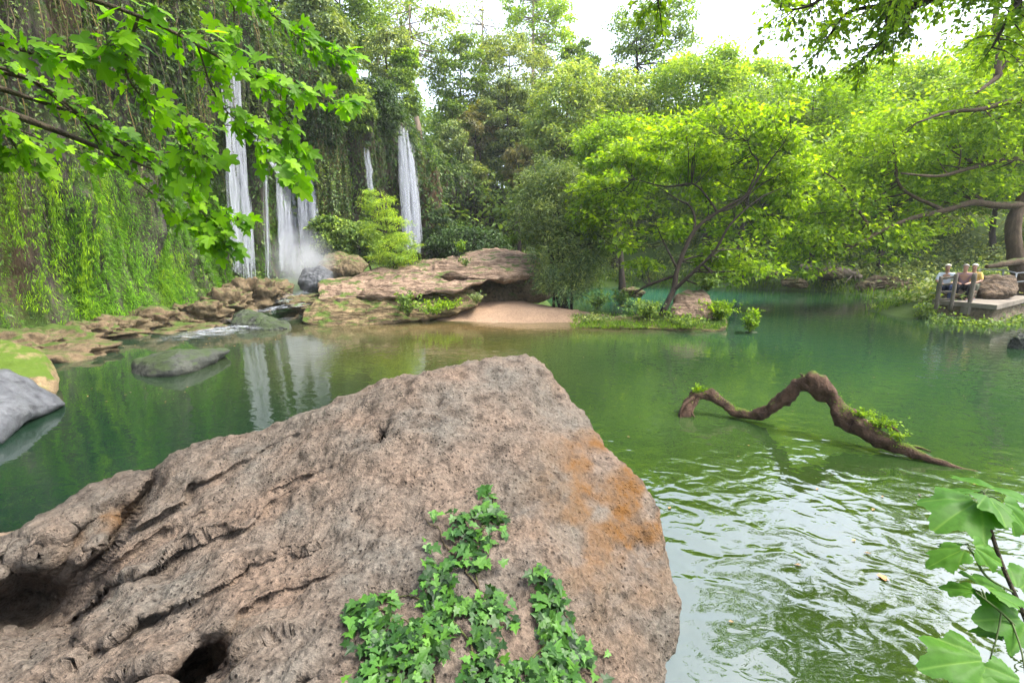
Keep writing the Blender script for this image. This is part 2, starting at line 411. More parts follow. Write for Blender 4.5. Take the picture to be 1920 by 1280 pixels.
wcol = t.mix(t.ramp(t.noise(.7, 4, .6, P), [(.35, 0.0), (.7, .6)]), wcol, t.mix(1.0, wcol, (1.45, 1.3, 1.1), 'MULTIPLY'))
w1 = t.noise(3.6, 1.2, .4, t.mapping(P, (1.0, 1.35, 1), (0, 0, .7)), .9); w2 = t.noise(10.0, 1.5, .45, t.mapping(P, (.85, 1.25, 1), (0, 0, -.6)), 1.2)
w3 = t.noise(26, 2, .5, P)
hh = t.math('ADD', t.math('MULTIPLY', w1, 1.0), t.math('ADD', t.math('MULTIPLY', w2, .14), t.math('MULTIPLY', w3, .012)))
hh = t.math('MULTIPLY', hh, t.attr('chop').outputs['Fac'])
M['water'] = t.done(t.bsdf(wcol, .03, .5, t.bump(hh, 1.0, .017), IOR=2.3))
tag(mesh('water', np.stack([WX, WY, 0 * WX], -1).reshape(-1, 3), grid_faces(len(wy), len(wx)), M['water'], attrs={'silt_reflection': wc.reshape(-1, 3), 'chop': chop.ravel()}), kind='structure')

# ------------------------------------------------------------------ the cliff
NU, NH, NCAP = 900, 170, 14
ui = np.linspace(0, 419, NU)
CP2 = np.stack([np.interp(ui, np.arange(420), PATH[:, k]) for k in (0, 1)], 1); CH = np.interp(ui, np.arange(420), CLIFF_H)
tg = unit(np.gradient(CP2, axis=0)); CN = np.stack([tg[:, 1], -tg[:, 0]], 1)           # towards the pool
arc = np.concatenate([[0], np.cumsum(np.linalg.norm(np.diff(CP2, axis=0), axis=1))])
hv = np.linspace(0, 1, NH)
U2, H2 = np.meshgrid(arc, hv); Z = H2 * CH[None, :]
Pn = np.stack([U2, np.zeros_like(U2), Z], -1)
prof = 1.25 * sstep(.30, .80, H2) - .9 * sstep(.82, 1.0, H2) + .9 * (1 - sstep(0, .16, H2))
ribs = .95 * ridge(Pn * np.array([.42, 1, .05]), 3, 5) + .42 * ridge(Pn * np.array([1.3, 1, .16]), 3, 9)
off = prof + ribs * (0.35 + .65 * sstep(0, .2, H2)) + .38 * fbm(Pn * np.array([.9, 1, .7]), 5, 21) + .10 * fbm(Pn * np.array([3.5, 1, 2.2]), 4, 31)
px_u = 960 + F * CP2[:, 0] / np.maximum(CP2[:, 1], 1)
cave = np.exp(-((CP2[:, 1] - 36.5) / 2.0) ** 2)                                          # the dark recess right of the second fall
off = off - 2.6 * cave[None, :] * (1 - sstep(.55, .85, H2))
nose = np.exp(-((CP2[:, 1] - 31.6) / .8) ** 2)                                           # the tufa column beside it
off = off + 1.0 * nose[None, :] * sstep(1.0, .5, H2)
base_z = -0.6
CG = np.concatenate([CP2[None] + CN[None] * off[..., None], (base_z + (Z - 0) * (1 - base_z / CH[None, :]))[..., None]], -1)
cap = []
for k in range(1, NCAP + 1):
    q = CG[-1].copy(); d = .28 * k
    q[:, :2] -= CN * d; q[:, 2] += .35 * (1 - math.exp(-k / 4)) + .25 * fbm(np.stack([arc, np.full(NU, d), np.zeros(NU)], -1) * .9, 3, 40)
    cap.append(q)
CGF = np.concatenate([CG, np.stack(cap)], 0)
cst = np.clip(1.6 * (fbm(np.stack([U2 * .9, Z * .10, 0 * Z], -1), 3, 57) - .05), 0, 1) + nose[None, :] * .7
cst = np.clip(np.concatenate([cst, np.zeros((NCAP, NU))], 0), 0, 1)
tag(mesh('cliff', CGF.reshape(-1, 3), grid_faces(NH + NCAP, NU), M['cliff'], attrs={'stain_tint': cst.ravel()}), kind='structure')
CNRM = grid_normals(CG)
if (CNRM[..., :2] * CN[None]).sum(-1).mean() < 0: CNRM = -CNRM
cliff_bvh = BVHTree.FromPolygons([tuple(v) for v in CGF[::1].reshape(-1, 3)], grid_faces(NH + NCAP, NU).tolist())
def cliff_hit(px, py):
    h = cliff_bvh.ray_cast(Vector(CAM), Vector(ray(px, py)), 80)
    return None if h[0] is None else np.array(h[0])

# ------------------------------------------------------------------ rock builders
class RBF:
    """Smooth surface of 1/distance through (px, py, distance) control points."""
    def __init__(s, C):
        C = np.asarray(C, float); s.X = C[:, :2] / 1000; y = 1 / C[:, 2]; n = len(C)
        A = np.zeros((n + 3, n + 3)); A[:n, :n] = s.k(s.X, s.X) + 1e-4 * np.eye(n); A[:n, n] = 1; A[:n, n + 1:] = s.X; A[n, :n] = 1; A[n + 1:, :n] = s.X.T
        s.w = np.linalg.solve(A, np.concatenate([y, [0, 0, 0]]))
    def k(s, a, b):
        r = np.linalg.norm(a[:, None] - b[None], axis=-1); return r ** 2 * np.log(r + 1e-9)
    def __call__(s, px, py):
        sh = np.shape(px); q = np.stack([np.ravel(px), np.ravel(py)], -1) / 1000
        v = s.k(q, s.X) @ s.w[:-3] + s.w[-3] + q @ s.w[-2:]
        return (1 / np.maximum(v, 1e-3)).reshape(sh)

def resample(P, n, closed=False):
    P = np.asarray(P, float)
    if closed: P = np.vstack([P, P[:1]])
    s = np.concatenate([[0], np.cumsum(np.linalg.norm(np.diff(P, axis=0), axis=1))])
    u = np.linspace(0, s[-1], n + (1 if closed else 0)); u = u[:-1] if closed else u
    return np.stack([np.interp(u, s, P[:, k]) for k in range(P.shape[1])], 1)

def outline_rock(name, outline, ctrl, thick, mat, parent=None, bulge=.3, n=160, rings=44, amp=.08, freq=1.2, seed=0, strata=0.0, jit=2.0):
    """A solid boulder: its seen outline at real distance, a bulging front and a rounded back."""
    O = resample(outline, n, True); O = O + jit * np.stack([vnoise(np.stack([O[:, 0] / 18, O[:, 1] / 18, np.full(n, float(seed + k))], -1), 5 + k) for k in (0, 1)], -1)
    c = O.mean(0); D = RBF(ctrl) if len(ctrl) > 2 else None
    r = np.sin(np.linspace(0, 1, rings) * np.pi / 2)
    px = c[0] + (O[None, :, 0] - c[0]) * r[:, None]; py = c[1] + (O[None, :, 1] - c[1]) * r[:, None]
    base = D(px, py) if D else np.full(px.shape, float(ctrl[0]))
    edge = np.sqrt(np.maximum(0, 1 - r ** 2))[:, None]
    front = at(px, py, base - bulge * edge)
    back = at(px, py, base + thick * edge)[::-1][1:]
    V = np.concatenate([front, back], 0)
    N = grid_normals(V)
    if ((V[4] - CAM) * N[4]).sum(-1).mean() > 0: N = -N
    d = amp * fbm(V * freq, 5, seed) + .5 * amp * ridge(V * freq * 2.3, 4, seed + 50)
    if strata: d = d + strata * fbm(V * np.array([.5, .5, 5.5]) + .4 * vnoise(V * .8, 3)[..., None], 4, seed + 9)
    V = V + N * d[..., None]
    return mesh(name, V.reshape(-1, 3), grid_faces(len(V), n, True), mat, parent)

def ico(sub=4, cache={}):
    if sub not in cache:
        import bmesh
        b = bmesh.new(); bmesh.ops.create_icosphere(b, subdivisions=sub, radius=1); b.verts.ensure_lookup_table()
        cache[sub] = (np.array([v.co[:] for v in b.verts]), np.array([[v.index for v in f.verts] for f in b.faces])); b.free()
    return cache[sub]

def stone(name, c, r, mat, seed, parent=None, sub=5, rough=.28, rz=None, tilt=0.0):
    """A free-standing rough stone centred at c with half-axes r."""
    V, Fc = ico(sub)
    d = 1 + rough * fbm(V * 1.1 + seed * 3.7, 4, seed) + .5 * rough * ridge(V * 2.2 + seed, 4, seed + 7) + .16 * rough * fbm(V * 9, 3, seed)
    V = V * d[:, None]
    V = V * np.array(r)
    a = rz if rz is not None else (seed * 2.4) % 6.28
    ca, sa = math.cos(a), math.sin(a); ct, st = math.cos(tilt), math.sin(tilt)
    V = V @ np.array([[ct, 0, -st], [0, 1, 0], [st, 0, ct]]).T @ np.array([[ca, -sa, 0], [sa, ca, 0], [0, 0, 1]]).T
    return mesh(name, V + np.array(c), Fc, mat, parent)

# ------------------------------------------------------------------ the big foreground boulder
SIL = [(-420, 1110), (-300, 1060), (-120, 1020), (0, 1030), (60, 1004), (95, 980), (160, 935), (225, 902), (285, 897), (305, 880), (350, 855), (400, 832), (455, 818), (490, 816),
       (530, 800), (575, 776), (620, 752), (665, 738), (720, 716), (780, 712), (830, 700), (880, 684), (930, 677), (985, 672), (1008, 676), (1030, 698), (1062, 738), (1085, 772),
       (1112, 818), (1130, 856), (1150, 885), (1180, 920), (1206, 952), (1230, 1000), (1239, 1030), (1240, 1052), (1252, 1085), (1259, 1130), (1258, 1175), (1250, 1225), (1238, 1280), (1228, 1380), (1215, 1560)]
BCTRL = [(990, 675, 3.5), (700, 722, 3.35), (480, 818, 3.1), (300, 885, 2.9), (100, 985, 2.6), (-300, 1050, 2.4), (1120, 830, 2.9), (1210, 960, 2.35), (1255, 1110, 1.95), (1235, 1280, 1.65),
         (1205, 1540, 1.4), (900, 900, 2.35), (600, 1000, 2.05), (1100, 1100, 1.72), (700, 1280, 1.3), (300, 1150, 1.75), (0, 1280, 1.65), (700, 1560, 1.0), (-300, 1560, 1.2), (1000, 1400, 1.22), (-420, 1300, 1.7)]
NB, MB_ = 620, 380
S_ = resample(SIL, NB); C_ = np.stack([np.linspace(-420, 1190, NB), np.full(NB, 1570.0)], 1)
r_ = np.linspace(0, 1, MB_)[:, None]
bx = C_[None, :, 0] * (1 - r_) + S_[None, :, 0] * r_; by = C_[None, :, 1] * (1 - r_) + S_[None, :, 1] * r_
BD = RBF(BCTRL)(bx, by)
q3 = np.stack([bx / 100, by / 100, np.zeros_like(bx)], -1)
# bedding ledges on the left half
wl = sstep(760, 330, bx) * sstep(-380, -200, bx)
qq = (bx * .50 + by * .866) / 82 + .55 * fbm(q3 * .8, 3, 61) + .035 * fbm(q3 * 4, 2, 62)
saw = qq - np.floor(qq)
BD = BD + wl * .14 * ((1 - saw) ** 1.3 - sstep(.93, 1.0, saw) * 0) * sstep(0, .10, saw) * (.35 + .65 * sstep(-.3, .3, fbm(q3 * .45, 2, 77)))
def dent(cx, cy, rx, ry, d, rot=0.0, pw=2.0):
    wob = 1 + .35 * fbm(q3 * 2.2, 3, int(abs(cx)))
    c, s = math.cos(rot), math.sin(rot); X = (bx - cx) * c + (by - cy) * s; Y = -(bx - cx) * s + (by - cy) * c
    return d * np.exp(-(((X / rx) ** 2 + (Y / ry) ** 2) * wob) ** pw)
BD = BD + dent(70, 1135, 120, 72, .75, -.35, 1.6) + dent(375, 1262, 72, 44, .50, -.6, 2) + dent(722, 824, 25, 17, .55, -.7, 6) + dent(190, 990, 85, 26, .16, -.6, 1.5)
xr = 985 + (by - 675) * .12; BD = BD + .0016 * np.maximum(0, bx - xr) * sstep(0, 60, bx - xr) * sstep(1500, 1250, by)
BD = BD + dent(232, 985, 120, 15, .34, -.94, 2)
BD = BD + dent(560, 905, 80, 10, .05, -.35) + dent(330, 1000, 150, 12, .10, -.55, 1.5) + dent(255, 1035, 120, 10, .09, -.62, 1.5) + dent(1170, 1010, 70, 40, .05, 1.0) - dent(900, 720, 160, 60, .08, -.1)
BD = BD + .035 * sstep(560, 700, by - .35 * bx + 120 * fbm(q3 * .7, 3, 81)) * sstep(400, 700, bx)
BV = at(bx, by, BD)
PB = BV[-1]; tang = unit(np.gradient(S_, axis=0)); nin = np.stack([-tang[:, 1], tang[:, 0]], 1)
inw = unit(nin[:, :1] * RIGHT - nin[:, 1:] * UP)
back = unit(np.stack([(S_[:, 0] - 960) / F, np.ones(NB), np.zeros(NB)], -1))
rows = []
for k in range(1, 13):
    a = k / 12 * math.pi / 2; rows.append(PB + .42 * math.sin(a) * back + .34 * (1 - math.cos(a)) * inw)
for k in range(1, 9):
    q = rows[11].copy(); q = q + back * .03 * k; q[:, 2] = rows[11][:, 2] + (-.9 - rows[11][:, 2]) * k / 8; rows.append(q)
BV = np.concatenate([BV, np.stack(rows)], 0)
BN = grid_normals(BV)
if ((BV[100] - CAM) * BN[100]).sum(-1).mean() > 0: BN = -BN
disp = .075 * fbm(BV * 1.25, 3, 90) + .055 * fbm(BV * 2.4, 4, 91) + .030 * ridge(BV * 4.2, 4, 92) + .016 * fbm(BV * 13, 4, 93) + .010 * ridge(BV * 24, 3, 95) - .022 * np.clip(fbm(BV * 17, 3, 94) - .18, 0, 1)
BV = BV + BN * disp[..., None]
sx, sy = bx, by
def blobp(cx, cy, rx, ry, rot=0.0): return np.clip(dent(cx, cy, rx, ry, 1.0, rot, 1.0), 0, 1)
stain_tint = 1.3 * blobp(1105, 872, 48, 36, .7) + 1.5 * blobp(1185, 968, 42, 78, -.35) + .5 * blobp(1080, 1040, 28, 22) + .55 * blobp(430, 1230, 30, 65, .5) + .8 * blobp(200, 985, 90, 22, -.6) + .4 * blobp(1040, 772, 16, 10) + .35 * blobp(1060, 920, 70, 60) + .55 * blobp(1130, 1000, 120, 190, -.3)  # last broad term also darkens the whole right face towards brown
stain_tint = np.clip(stain_tint, 0, 1) * np.clip(.55 + 1.7 * fbm(q3 * 2.4, 4, 71), 0, 1)
stain_tint = np.concatenate([stain_tint, np.repeat(stain_tint[-1:], 20, 0) * .8], 0)
boulder_faces = grid_faces(MB_ + 20, NB)
tag(mesh('boulder', BV.reshape(-1, 3), boulder_faces, M['boulder'], attrs={'stain_tint': stain_tint.ravel()}),
    'huge brown pitted boulder with orange stains and ivy, filling the near edge of the pool', 'boulder')
bb_bvh = BVHTree.FromPolygons([tuple(v) for v in BV.reshape(-1, 3)], boulder_faces.tolist())
def boulder_hit(px, py):
    h = bb_bvh.ray_cast(Vector(CAM), Vector(ray(px, py)), 12)
    if h[0] is None: return None, None
    n = np.array(h[1]); n = n if n @ ray(px, py) < 0 else -n
    return np.array(h[0]), n
tag(outline_rock('boulder', [(-260, 1060), (-60, 1012), (30, 1000), (80, 998), (130, 1030), (120, 1130), (-60, 1190), (-260, 1200)], [(0, 1000, 3.6), (-260, 1060, 3.3), (100, 1050, 3.5), (-100, 1200, 2.9)], 1.0, M['slab'], bulge=.12, amp=.07, freq=2.2, seed=4),
    'pale tan boulder behind the far left end of the huge brown boulder', 'boulder')
# ------------------------------------------------------------------ rocks, ledges and the sandbank of the middle distance
def px_t(px, py, z=0.0):
    d = at(px, py, 1.0) - CAM; return (z - CAM[2]) / d[2]

gx, gy = np.meshgrid(np.linspace(-4.6, 5.0, 150), np.linspace(12.8, 18.6, 90))
sb = .56 * np.exp(-(((gx + .5) / 3.2) ** 2) ** 1.3 - (((gy - 16.6) / 1.7) ** 2) ** 1.1) - .16 + .10 * fbm(np.stack([gx * .7, gy * .7, gx * 0], -1), 4, 8) + .02 * fbm(np.stack([gx * 5, gy * 5, gx * 0], -1), 3, 9)
sb += .30 * np.exp(-((gx - 2.2) / 2.1) ** 2 - ((gy - 15.2) / .6) ** 2)
sb = np.where(np.minimum(np.minimum(gx + 4.6, 5.0 - gx), np.minimum(gy - 12.8, 18.6 - gy)) < .08, -.8, sb)
tag(mesh('sandbank', np.stack([gx, gy, sb], -1).reshape(-1, 3), grid_faces(90, 150), M['sand']), kind='structure')

tag(outline_rock('slab_rock', [(598, 548), (606, 530), (640, 520), (690, 508), (740, 499), (800, 489), (850, 480), (900, 471), (940, 464), (975, 470), (1000, 479), (1010, 496), (1006, 513), (985, 517), (940, 521), (905, 527),
     (880, 536), (850, 546), (800, 549), (760, 556), (700, 555), (640, 562), (600, 562)],
    [(598, 555, 15.6), (640, 520, 17.6), (800, 489, 18.6), (940, 464, 19.2), (1005, 480, 18.4), (1006, 513, 16.7), (905, 527, 15.7), (800, 548, 15.2), (700, 555, 15.2), (850, 515, 16.6), (720, 530, 16.3)], 1.6, M['slab'],
    bulge=.12, n=260, rings=90, amp=.15, freq=1.0, seed=11, strata=.20), 'long tilted slab of pinkish layered rock above the sandbank', 'rock')
tag(outline_rock('hollow_filler', [(815, 545), (870, 528), (930, 512), (1000, 500), (1040, 520), (1035, 560), (960, 575), (860, 575)], [(850, 550, 17.2), (1000, 500, 18.6), (1035, 560, 18.0), (940, 575, 17.6)], 1.0, M['shore'], bulge=.1, amp=.1, seed=22, n=100),  # added rock: plugs the gap so no light shows under the slab
    'added filler rock keeping the hollow under the right end of the tilted slab dark', 'rock')
tag(outline_rock('ledge_rock', [(566, 600), (572, 580), (596, 566), (640, 560), (700, 553), (760, 549), (820, 541), (880, 540), (905, 556), (890, 576), (850, 586), (800, 597), (740, 606), (690, 612), (630, 616), (590, 614)],
    [(566, 600, 14.4), (640, 560, 15.4), (760, 549, 15.6), (880, 540, 16.0), (895, 575, 15.4), (800, 597, 14.9), (690, 612, 14.3), (590, 614, 14.2)], 1.4, M['ledge'], bulge=.18, n=220, rings=60, amp=.14, freq=1.3, seed=12, strata=.16),
    'low mossy rock ledge under the tilted slab at the water', 'rock')
tag(outline_rock('outcrop_rock', [(1258, 575), (1268, 556), (1290, 545), (1318, 543), (1332, 556), (1340, 580), (1335, 600), (1290, 604), (1260, 596)], [(1258, 590, 13.7), (1300, 544, 14.2), (1340, 590, 13.6)], .8, M['slab'], bulge=.3, amp=.08, freq=2, seed=13),
    'rounded tan rock on the little island below the leaning tree', 'rock')
tag(outline_rock('islet_rock', [(1075, 612), (1100, 600), (1160, 592), (1230, 588), (1300, 592), (1352, 590), (1362, 600), (1352, 620), (1290, 624), (1200, 614), (1130, 616)], [(1075, 610, 13.9), (1200, 590, 14.4), (1360, 600, 13.7), (1290, 624, 13.2)], 1.6, M['ledge'], bulge=.25, amp=.1, freq=1.6, seed=14),
    'low mossy rock shelf forming the small island in the pool', 'rock')
tag(outline_rock('tuft_rock', [(1388, 626), (1400, 621), (1420, 622), (1428, 628), (1424, 636), (1400, 637), (1388, 633)], [(1388, 630, 12.8), (1428, 630, 12.8), (1408, 621, 12.95)], .25, M['wet'], bulge=.1, amp=.03, freq=4, seed=15, n=80, rings=24),
    'tiny dark rock carrying a green tuft in open water', 'rock')
tag(outline_rock('wet_rock', [(436, 606), (440, 592), (462, 583), (488, 586), (510, 597), (538, 603), (546, 618), (520, 626), (480, 626), (445, 620)], [(436, 606, 13.9), (488, 585, 14.3), (546, 618, 13.6)], .8, M['wet'], bulge=.35, amp=.10, freq=2.2, seed=16, n=120),
    'dark wet rock splitting the white water at the foot of the cascade', 'rock')
tag(outline_rock('wet_rock', [(246, 698), (252, 680), (285, 664), (330, 655), (375, 655), (432, 656), (420, 664), (385, 690), (340, 708), (280, 714), (250, 712)], [(246, 700, 8.75), (330, 655, 9.0), (432, 656, 10.0), (340, 708, 8.6), (280, 712, 8.5), (285, 664, 8.9)], .8, M['wet'], bulge=.30, amp=.06, freq=2.2, seed=17, n=120),
    'smooth dark wet rock alone in the still water on the left', 'rock')
tag(outline_rock('mossy_rock', [(-120, 640), (-40, 636), (20, 646), (60, 660), (95, 680), (112, 712), (104, 740), (40, 752), (-60, 750), (-130, 740)], [(-120, 690, 7.2), (20, 646, 7.7), (112, 720, 7.5), (40, 752, 7.0), (-120, 640, 7.8)], 1.2, M['mossy'], bulge=.4, amp=.07, freq=1.6, seed=18),
    'moss covered tan rock cut by the left edge above the grey rock', 'rock')
tag(outline_rock('grey_rock', [(-140, 700), (-40, 690), (15, 694), (60, 716), (105, 742), (122, 758), (90, 772), (40, 790), (0, 830), (-80, 850), (-150, 840)], [(-140, 770, 5.9), (0, 692, 6.5), (120, 758, 6.7), (0, 830, 5.5), (90, 772, 6.5)], 1.0, M['grey_wet'], bulge=.3, amp=.06, freq=1.5, seed=19),
    'pale grey wet rock at the left edge below the mossy one', 'rock')
tag(outline_rock('grey_rock', [(560, 530), (575, 505), (600, 500), (622, 512), (630, 532), (600, 545), (570, 545)], [(560, 530, 19.0), (600, 500, 19.4), (630, 535, 19.0)], 1.0, M['grey_wet'], bulge=.5, amp=.1, freq=1.5, seed=20, n=100),
    'grey boulder drenched by spray under the main waterfall', 'rock')
tag(outline_rock('tan_rock', [(592, 500), (612, 482), (640, 476), (672, 480), (690, 496), (680, 512), (640, 520), (605, 515)], [(592, 500, 20.5), (640, 476, 21), (690, 505, 20.6)], 1.2, M['shore'], bulge=.5, amp=.16, freq=1.4, seed=21, n=100),
    'jagged tan rock between the waterfall spray and the slab', 'rock')

SHORE = [(30, 650, 120, 44, 10.2, 'tan lumpy rocks ledge along the foot of the moss wall at far left'), (100, 642, 70, 32, 10.9, 'brown rock beside the largest shore ledge under the moss wall'),
         (170, 622, 60, 26, 12.0, 'small tan rock under the bright hanging moss streak'), (225, 612, 46, 24, 12.8, 'brown rounded rock right of the bright moss streak'),
         (285, 600, 44, 26, 13.6, 'olive rock at the waterline under the fig leaves'), (330, 596, 36, 22, 14.0, 'dark low rock beside the orange brown shore mound'),
         (372, 590, 50, 34, 14.6, 'orange brown shore mound left of the cascade'), (352, 612, 60, 14, 13.6, 'flat tan rock lying at the waterline left of the cascade'),
         (425, 570, 44, 34, 16.2, 'olive boulder against the cliff left of the cascade'), (478, 552, 40, 38, 17.6, 'brown boulder under the thin dripping water strand'),
         (512, 545, 34, 26, 18.0, 'ochre rock beside the top of the cascade'), (585, 566, 34, 16, 16.0, 'small round rock between cascade and slab'),
         (560, 556, 22, 10, 17.0, 'low wet stone in the upper cascade')]
for k, (cx, cy, w, h, tt, lab) in enumerate(SHORE):
    c = at(cx, cy, tt); s = tt / F
    tag(stone('shore_rock', c - np.array([0, 0, .12]), (w * s * 1.02, max(w * .7, 30) * s, h * s * .8), M['shore'], 100 + k, rough=.85, rz=.3 * math.sin(k * 5)), lab, 'rock', 'rocks along the foot of the cliff')
for k, (cx, cy, w, h, tt, lab) in enumerate([(1912, 645, 14, 16, 10.8, 'dark mossy rock at the right edge beyond the driftwood'), (1912, 915, 30, 26, 4.75, 'dark rock at the right edge behind the seedling leaves'),
         (1552, 512, 26, 12, 25.5, 'brown rock beside the fallen log on the far bank'), (1435, 512, 20, 9, 27, 'reddish rock on the far bank under the leaning tree'),
         (1640, 540, 30, 16, 24.5, 'tan rock under the tangled roots on the far bank'), (1690, 538, 26, 14, 23.5, 'grey brown rock right of the tangled roots'),
         (1490, 530, 24, 9, 26, 'low tan rock at the waterline left of the grassy shore'), (1185, 548, 24, 8, 19, 'flat tan rock behind the island')]):
    c = at(cx, cy, tt); s = tt / F
    tag(stone('bank_rock', c, (w * s, w * s * .8, h * s), M['wet'] if k < 2 else M['shore'], 140 + k, rough=.45), lab, 'rock')

# ------------------------------------------------------------------ falling and running water
t = NT('falling_water'); g = t.n('ShaderNodeNewGeometry')
fz = t.noise(5.0, 4, .65, t.mapping(g.outputs['Position'], (3.0, 3.0, .12)))
alpha = t.ramp(t.math('ADD', t.math('MULTIPLY', fz, .7), t.math('MULTIPLY', g.outputs['Random Per Island'], .35)), [(.36, .0), (.86, .40)])
wd = t.bsdf((.52, .55, .60), .35, .4); wt = t.n('ShaderNodeBsdfTranslucent', i={'Color': (.6, .62, .66, 1)}).outputs[0]
wm = t.n('ShaderNodeMixShader', i={0: .4, 1: wd, 2: wt}).outputs[0]
M['fall'] = t.done(t.n('ShaderNodeMixShader', i={0: alpha, 1: t.n('ShaderNodeBsdfTransparent').outputs[0], 2: wm}).outputs[0])
t = NT('white_water'); P = t.pos(); a = t.attr('foam').outputs['Fac']
fz = t.noise(3.2, 5, .65, t.mapping(P, (1.0, 2.6, 1.0), (0, 0, .35)))
alpha = t.ramp(t.math('MULTIPLY', t.math('MULTIPLY', t.math('POWER', a, 1.4), t.ramp(fz, [(.40, .1), (.60, 1.0)])), t.math('ADD', .10, t.math('ADD', t.math('MULTIPLY', fz, .8), t.math('MULTIPLY', t.noise(11, 3, .6, t.mapping(P, (1, 3, 1), (0, 0, .35))), .35)))), [(.10, 0.0), (.95, .75)])
M['foam'] = t.done(t.n('ShaderNodeMixShader', i={0: alpha, 1: t.n('ShaderNodeBsdfTransparent').outputs[0], 2: t.bsdf((.5, .54, .58), .5, .3)}).outputs[0])

def fall(label, top, bot, n, r, seed, cling=.12, free=True, steps=26, jit=1.5):
    """Strands of water between a pixel span at the lip and one at the foot, laid on the cliff and then falling free."""
    g = Geo(); R = np.random.default_rng(seed)
    for k in range(n):
        u = R.beta(1.6, 1.6); a, b = R.uniform(0, .12), 1 - R.uniform(0, .12)
        if R.random() < .45: a, b = sorted(R.uniform(0, 1, 2)); b = min(1, b + .25)
        p0 = np.array([top[0] + (top[2] - top[0]) * u, top[1] + (top[3] - top[1]) * u]); p1 = np.array([bot[0] + (bot[2] - bot[0]) * u, bot[1] + (bot[3] - bot[1]) * u])
        s = np.linspace(a, b, steps); Q = p0 + (p1 - p0) * s[:, None]
        Q[:, 0] += jit * fbm(np.stack([s * 5, np.full(steps, seed * 1.7), np.full(steps, k * .37)], -1), 3, seed)
        T = []
        for q in Q:
            h = cliff_hit(q[0], q[1]); T.append((h - CAM) @ FWD if h is not None else (T[-1] if T else np.nan))
        T = np.array(T)
        if np.isnan(T).any(): T = np.where(np.isnan(T), np.nanmin(T) if not np.isnan(T).all() else 30, T)
        if free: T = np.minimum.accumulate(T)
        T = np.convolve(np.pad(T, 3, mode='edge'), np.ones(7) / 7, 'valid') - cling - R.uniform(0, .3)
        rr = r * R.uniform(.5, 1.5) * (np.sin(np.linspace(.25, np.pi - .25, steps)) * .7 + .5)
        V, Fc = tube(at(Q[:, 0], Q[:, 1], T), rr, 5); g.add(V, Fc)
    return tag(g.build('waterfall', M['fall'], None), label, 'waterfall')

fall('tall waterfall streak sliding down the cliff behind the fig branches', (412, 60, 440, 75), (436, 505, 478, 540), 80, .036, 3, jit=7, steps=40)
fall('slanting run of water crossing the tufa bulge below the tall streak', (446, 212, 470, 226), (524, 335, 556, 346), 42, .035, 4, jit=4)
fall('vertical veil of water between the tufa bulge and the grey drenched boulder', (518, 325, 552, 336), (522, 505, 564, 514), 110, .04, 10, jit=6)
fall('thin water strand dripping straight down left of the spray', (462, 360, 472, 362), (472, 545, 484, 548), 14, .024, 5)
fall('second thin strand, between the long drip and the wide veil', (492, 300, 502, 304), (498, 520, 510, 524), 14, .024, 11)
fall('soft veil of water beside the dark vine curtain', (552, 285, 584, 298), (568, 500, 612, 515), 120, .045, 6, jit=6)
fall('narrow waterfall trickling behind the lime green sapling', (680, 275, 692, 280), (690, 360, 702, 375), 22, .04, 7, jit=3)
fall('white waterfall dropping from the green lip to the lime sapling', (745, 234, 776, 238), (758, 472, 794, 474), 190, .055, 8, jit=5)

def sheet(name, ctrl, widths, zoff, mat, label=None, cat=None, kind=None, nu=60, nv=18, seed=0, rough=.05):
    """Running water along a line of world points."""
    C = curve(np.array(ctrl, float), nu); W = np.interp(np.linspace(0, 1, nu), np.linspace(0, 1, len(widths)), widths)
    d = np.gradient(C, axis=0); d[:, 2] = 0; d = unit(d); s = np.stack([d[:, 1], -d[:, 0], 0 * d[:, 0]], 1)
    v = np.linspace(-1, 1, nv)
    G = C[:, None] + s[:, None] * (W[:, None] * v[None])[..., None]
    G[..., 2] += zoff + rough * fbm(G * np.array([1.6, 1.6, .2]), 4, seed) + .06 * (1 - v[None] ** 2)
    e = (1 - np.abs(v[None]) ** 1.6) * np.sin(np.linspace(.15, np.pi - .12, nu))[:, None] ** .6
    o = mesh(name, G.reshape(-1, 3), grid_faces(nu, nv), mat, attrs={'foam': e.ravel()})
    return tag(o, label, cat, kind=kind)
lv = lambda px, py, z: on_level(px, py, z)
sheet('cascade', [lv(572, 540, .62), lv(560, 556, .52), lv(548, 574, .40), lv(520, 582, .24), lv(470, 595, .10), lv(430, 612, .03)], [.5, .7, .9, .8, .8, .9], .05, M['foam'], 'low white cascade running from the falls down past the dark wet rock', 'cascade', seed=3, rough=.08)
sheet('foam', [lv(560, 596, .02), lv(480, 612, .02), lv(420, 622, .02), lv(360, 632, .02), lv(300, 648, .02)], [.5, 1.0, 1.2, 1.0, .5], .012, M['foam'], kind='stuff', seed=5, rough=.012)

# fine spray drifting off the foot of the falls
t = NT('spray_air'); tc = t.n('ShaderNodeTexCoord').outputs['Object']
ln = t.n('ShaderNodeVectorMath', operation='LENGTH', i={0: t.mapping(tc, (1 / 1.5, 1 / 1.2, 1 / 1.7))}).outputs['Value']
dn = t.math('MULTIPLY', t.math('SUBTRACT', 1.0, ln, clamp=True), t.ramp(t.noise(1.4, 3, .6, tc), [(.3, .15), (.7, 1.0)]))
pv = t.n('ShaderNodeVolumePrincipled', i={'Color': (.95, .97, 1, 1), 'Density': t.math('MULTIPLY', dn, 1.1), 'Anisotropy': .2})
t.t.links.new(pv.outputs[0], t.out.inputs['Volume']); M['spray'] = t.m
for (cx, cy, tt) in ((568, 497, 19.6),):
    c = at(cx, cy, tt); V, Fc = ico(3)
    o = mesh('spray', V * np.array([1.5, 1.2, 1.7]), Fc, M['spray']); o.location = c.tolist(); tag(o, kind='stuff')
# ------------------------------------------------------------------ growing things
def rand_dirs(R, n): return unit(R.normal(size=(n, 3)))

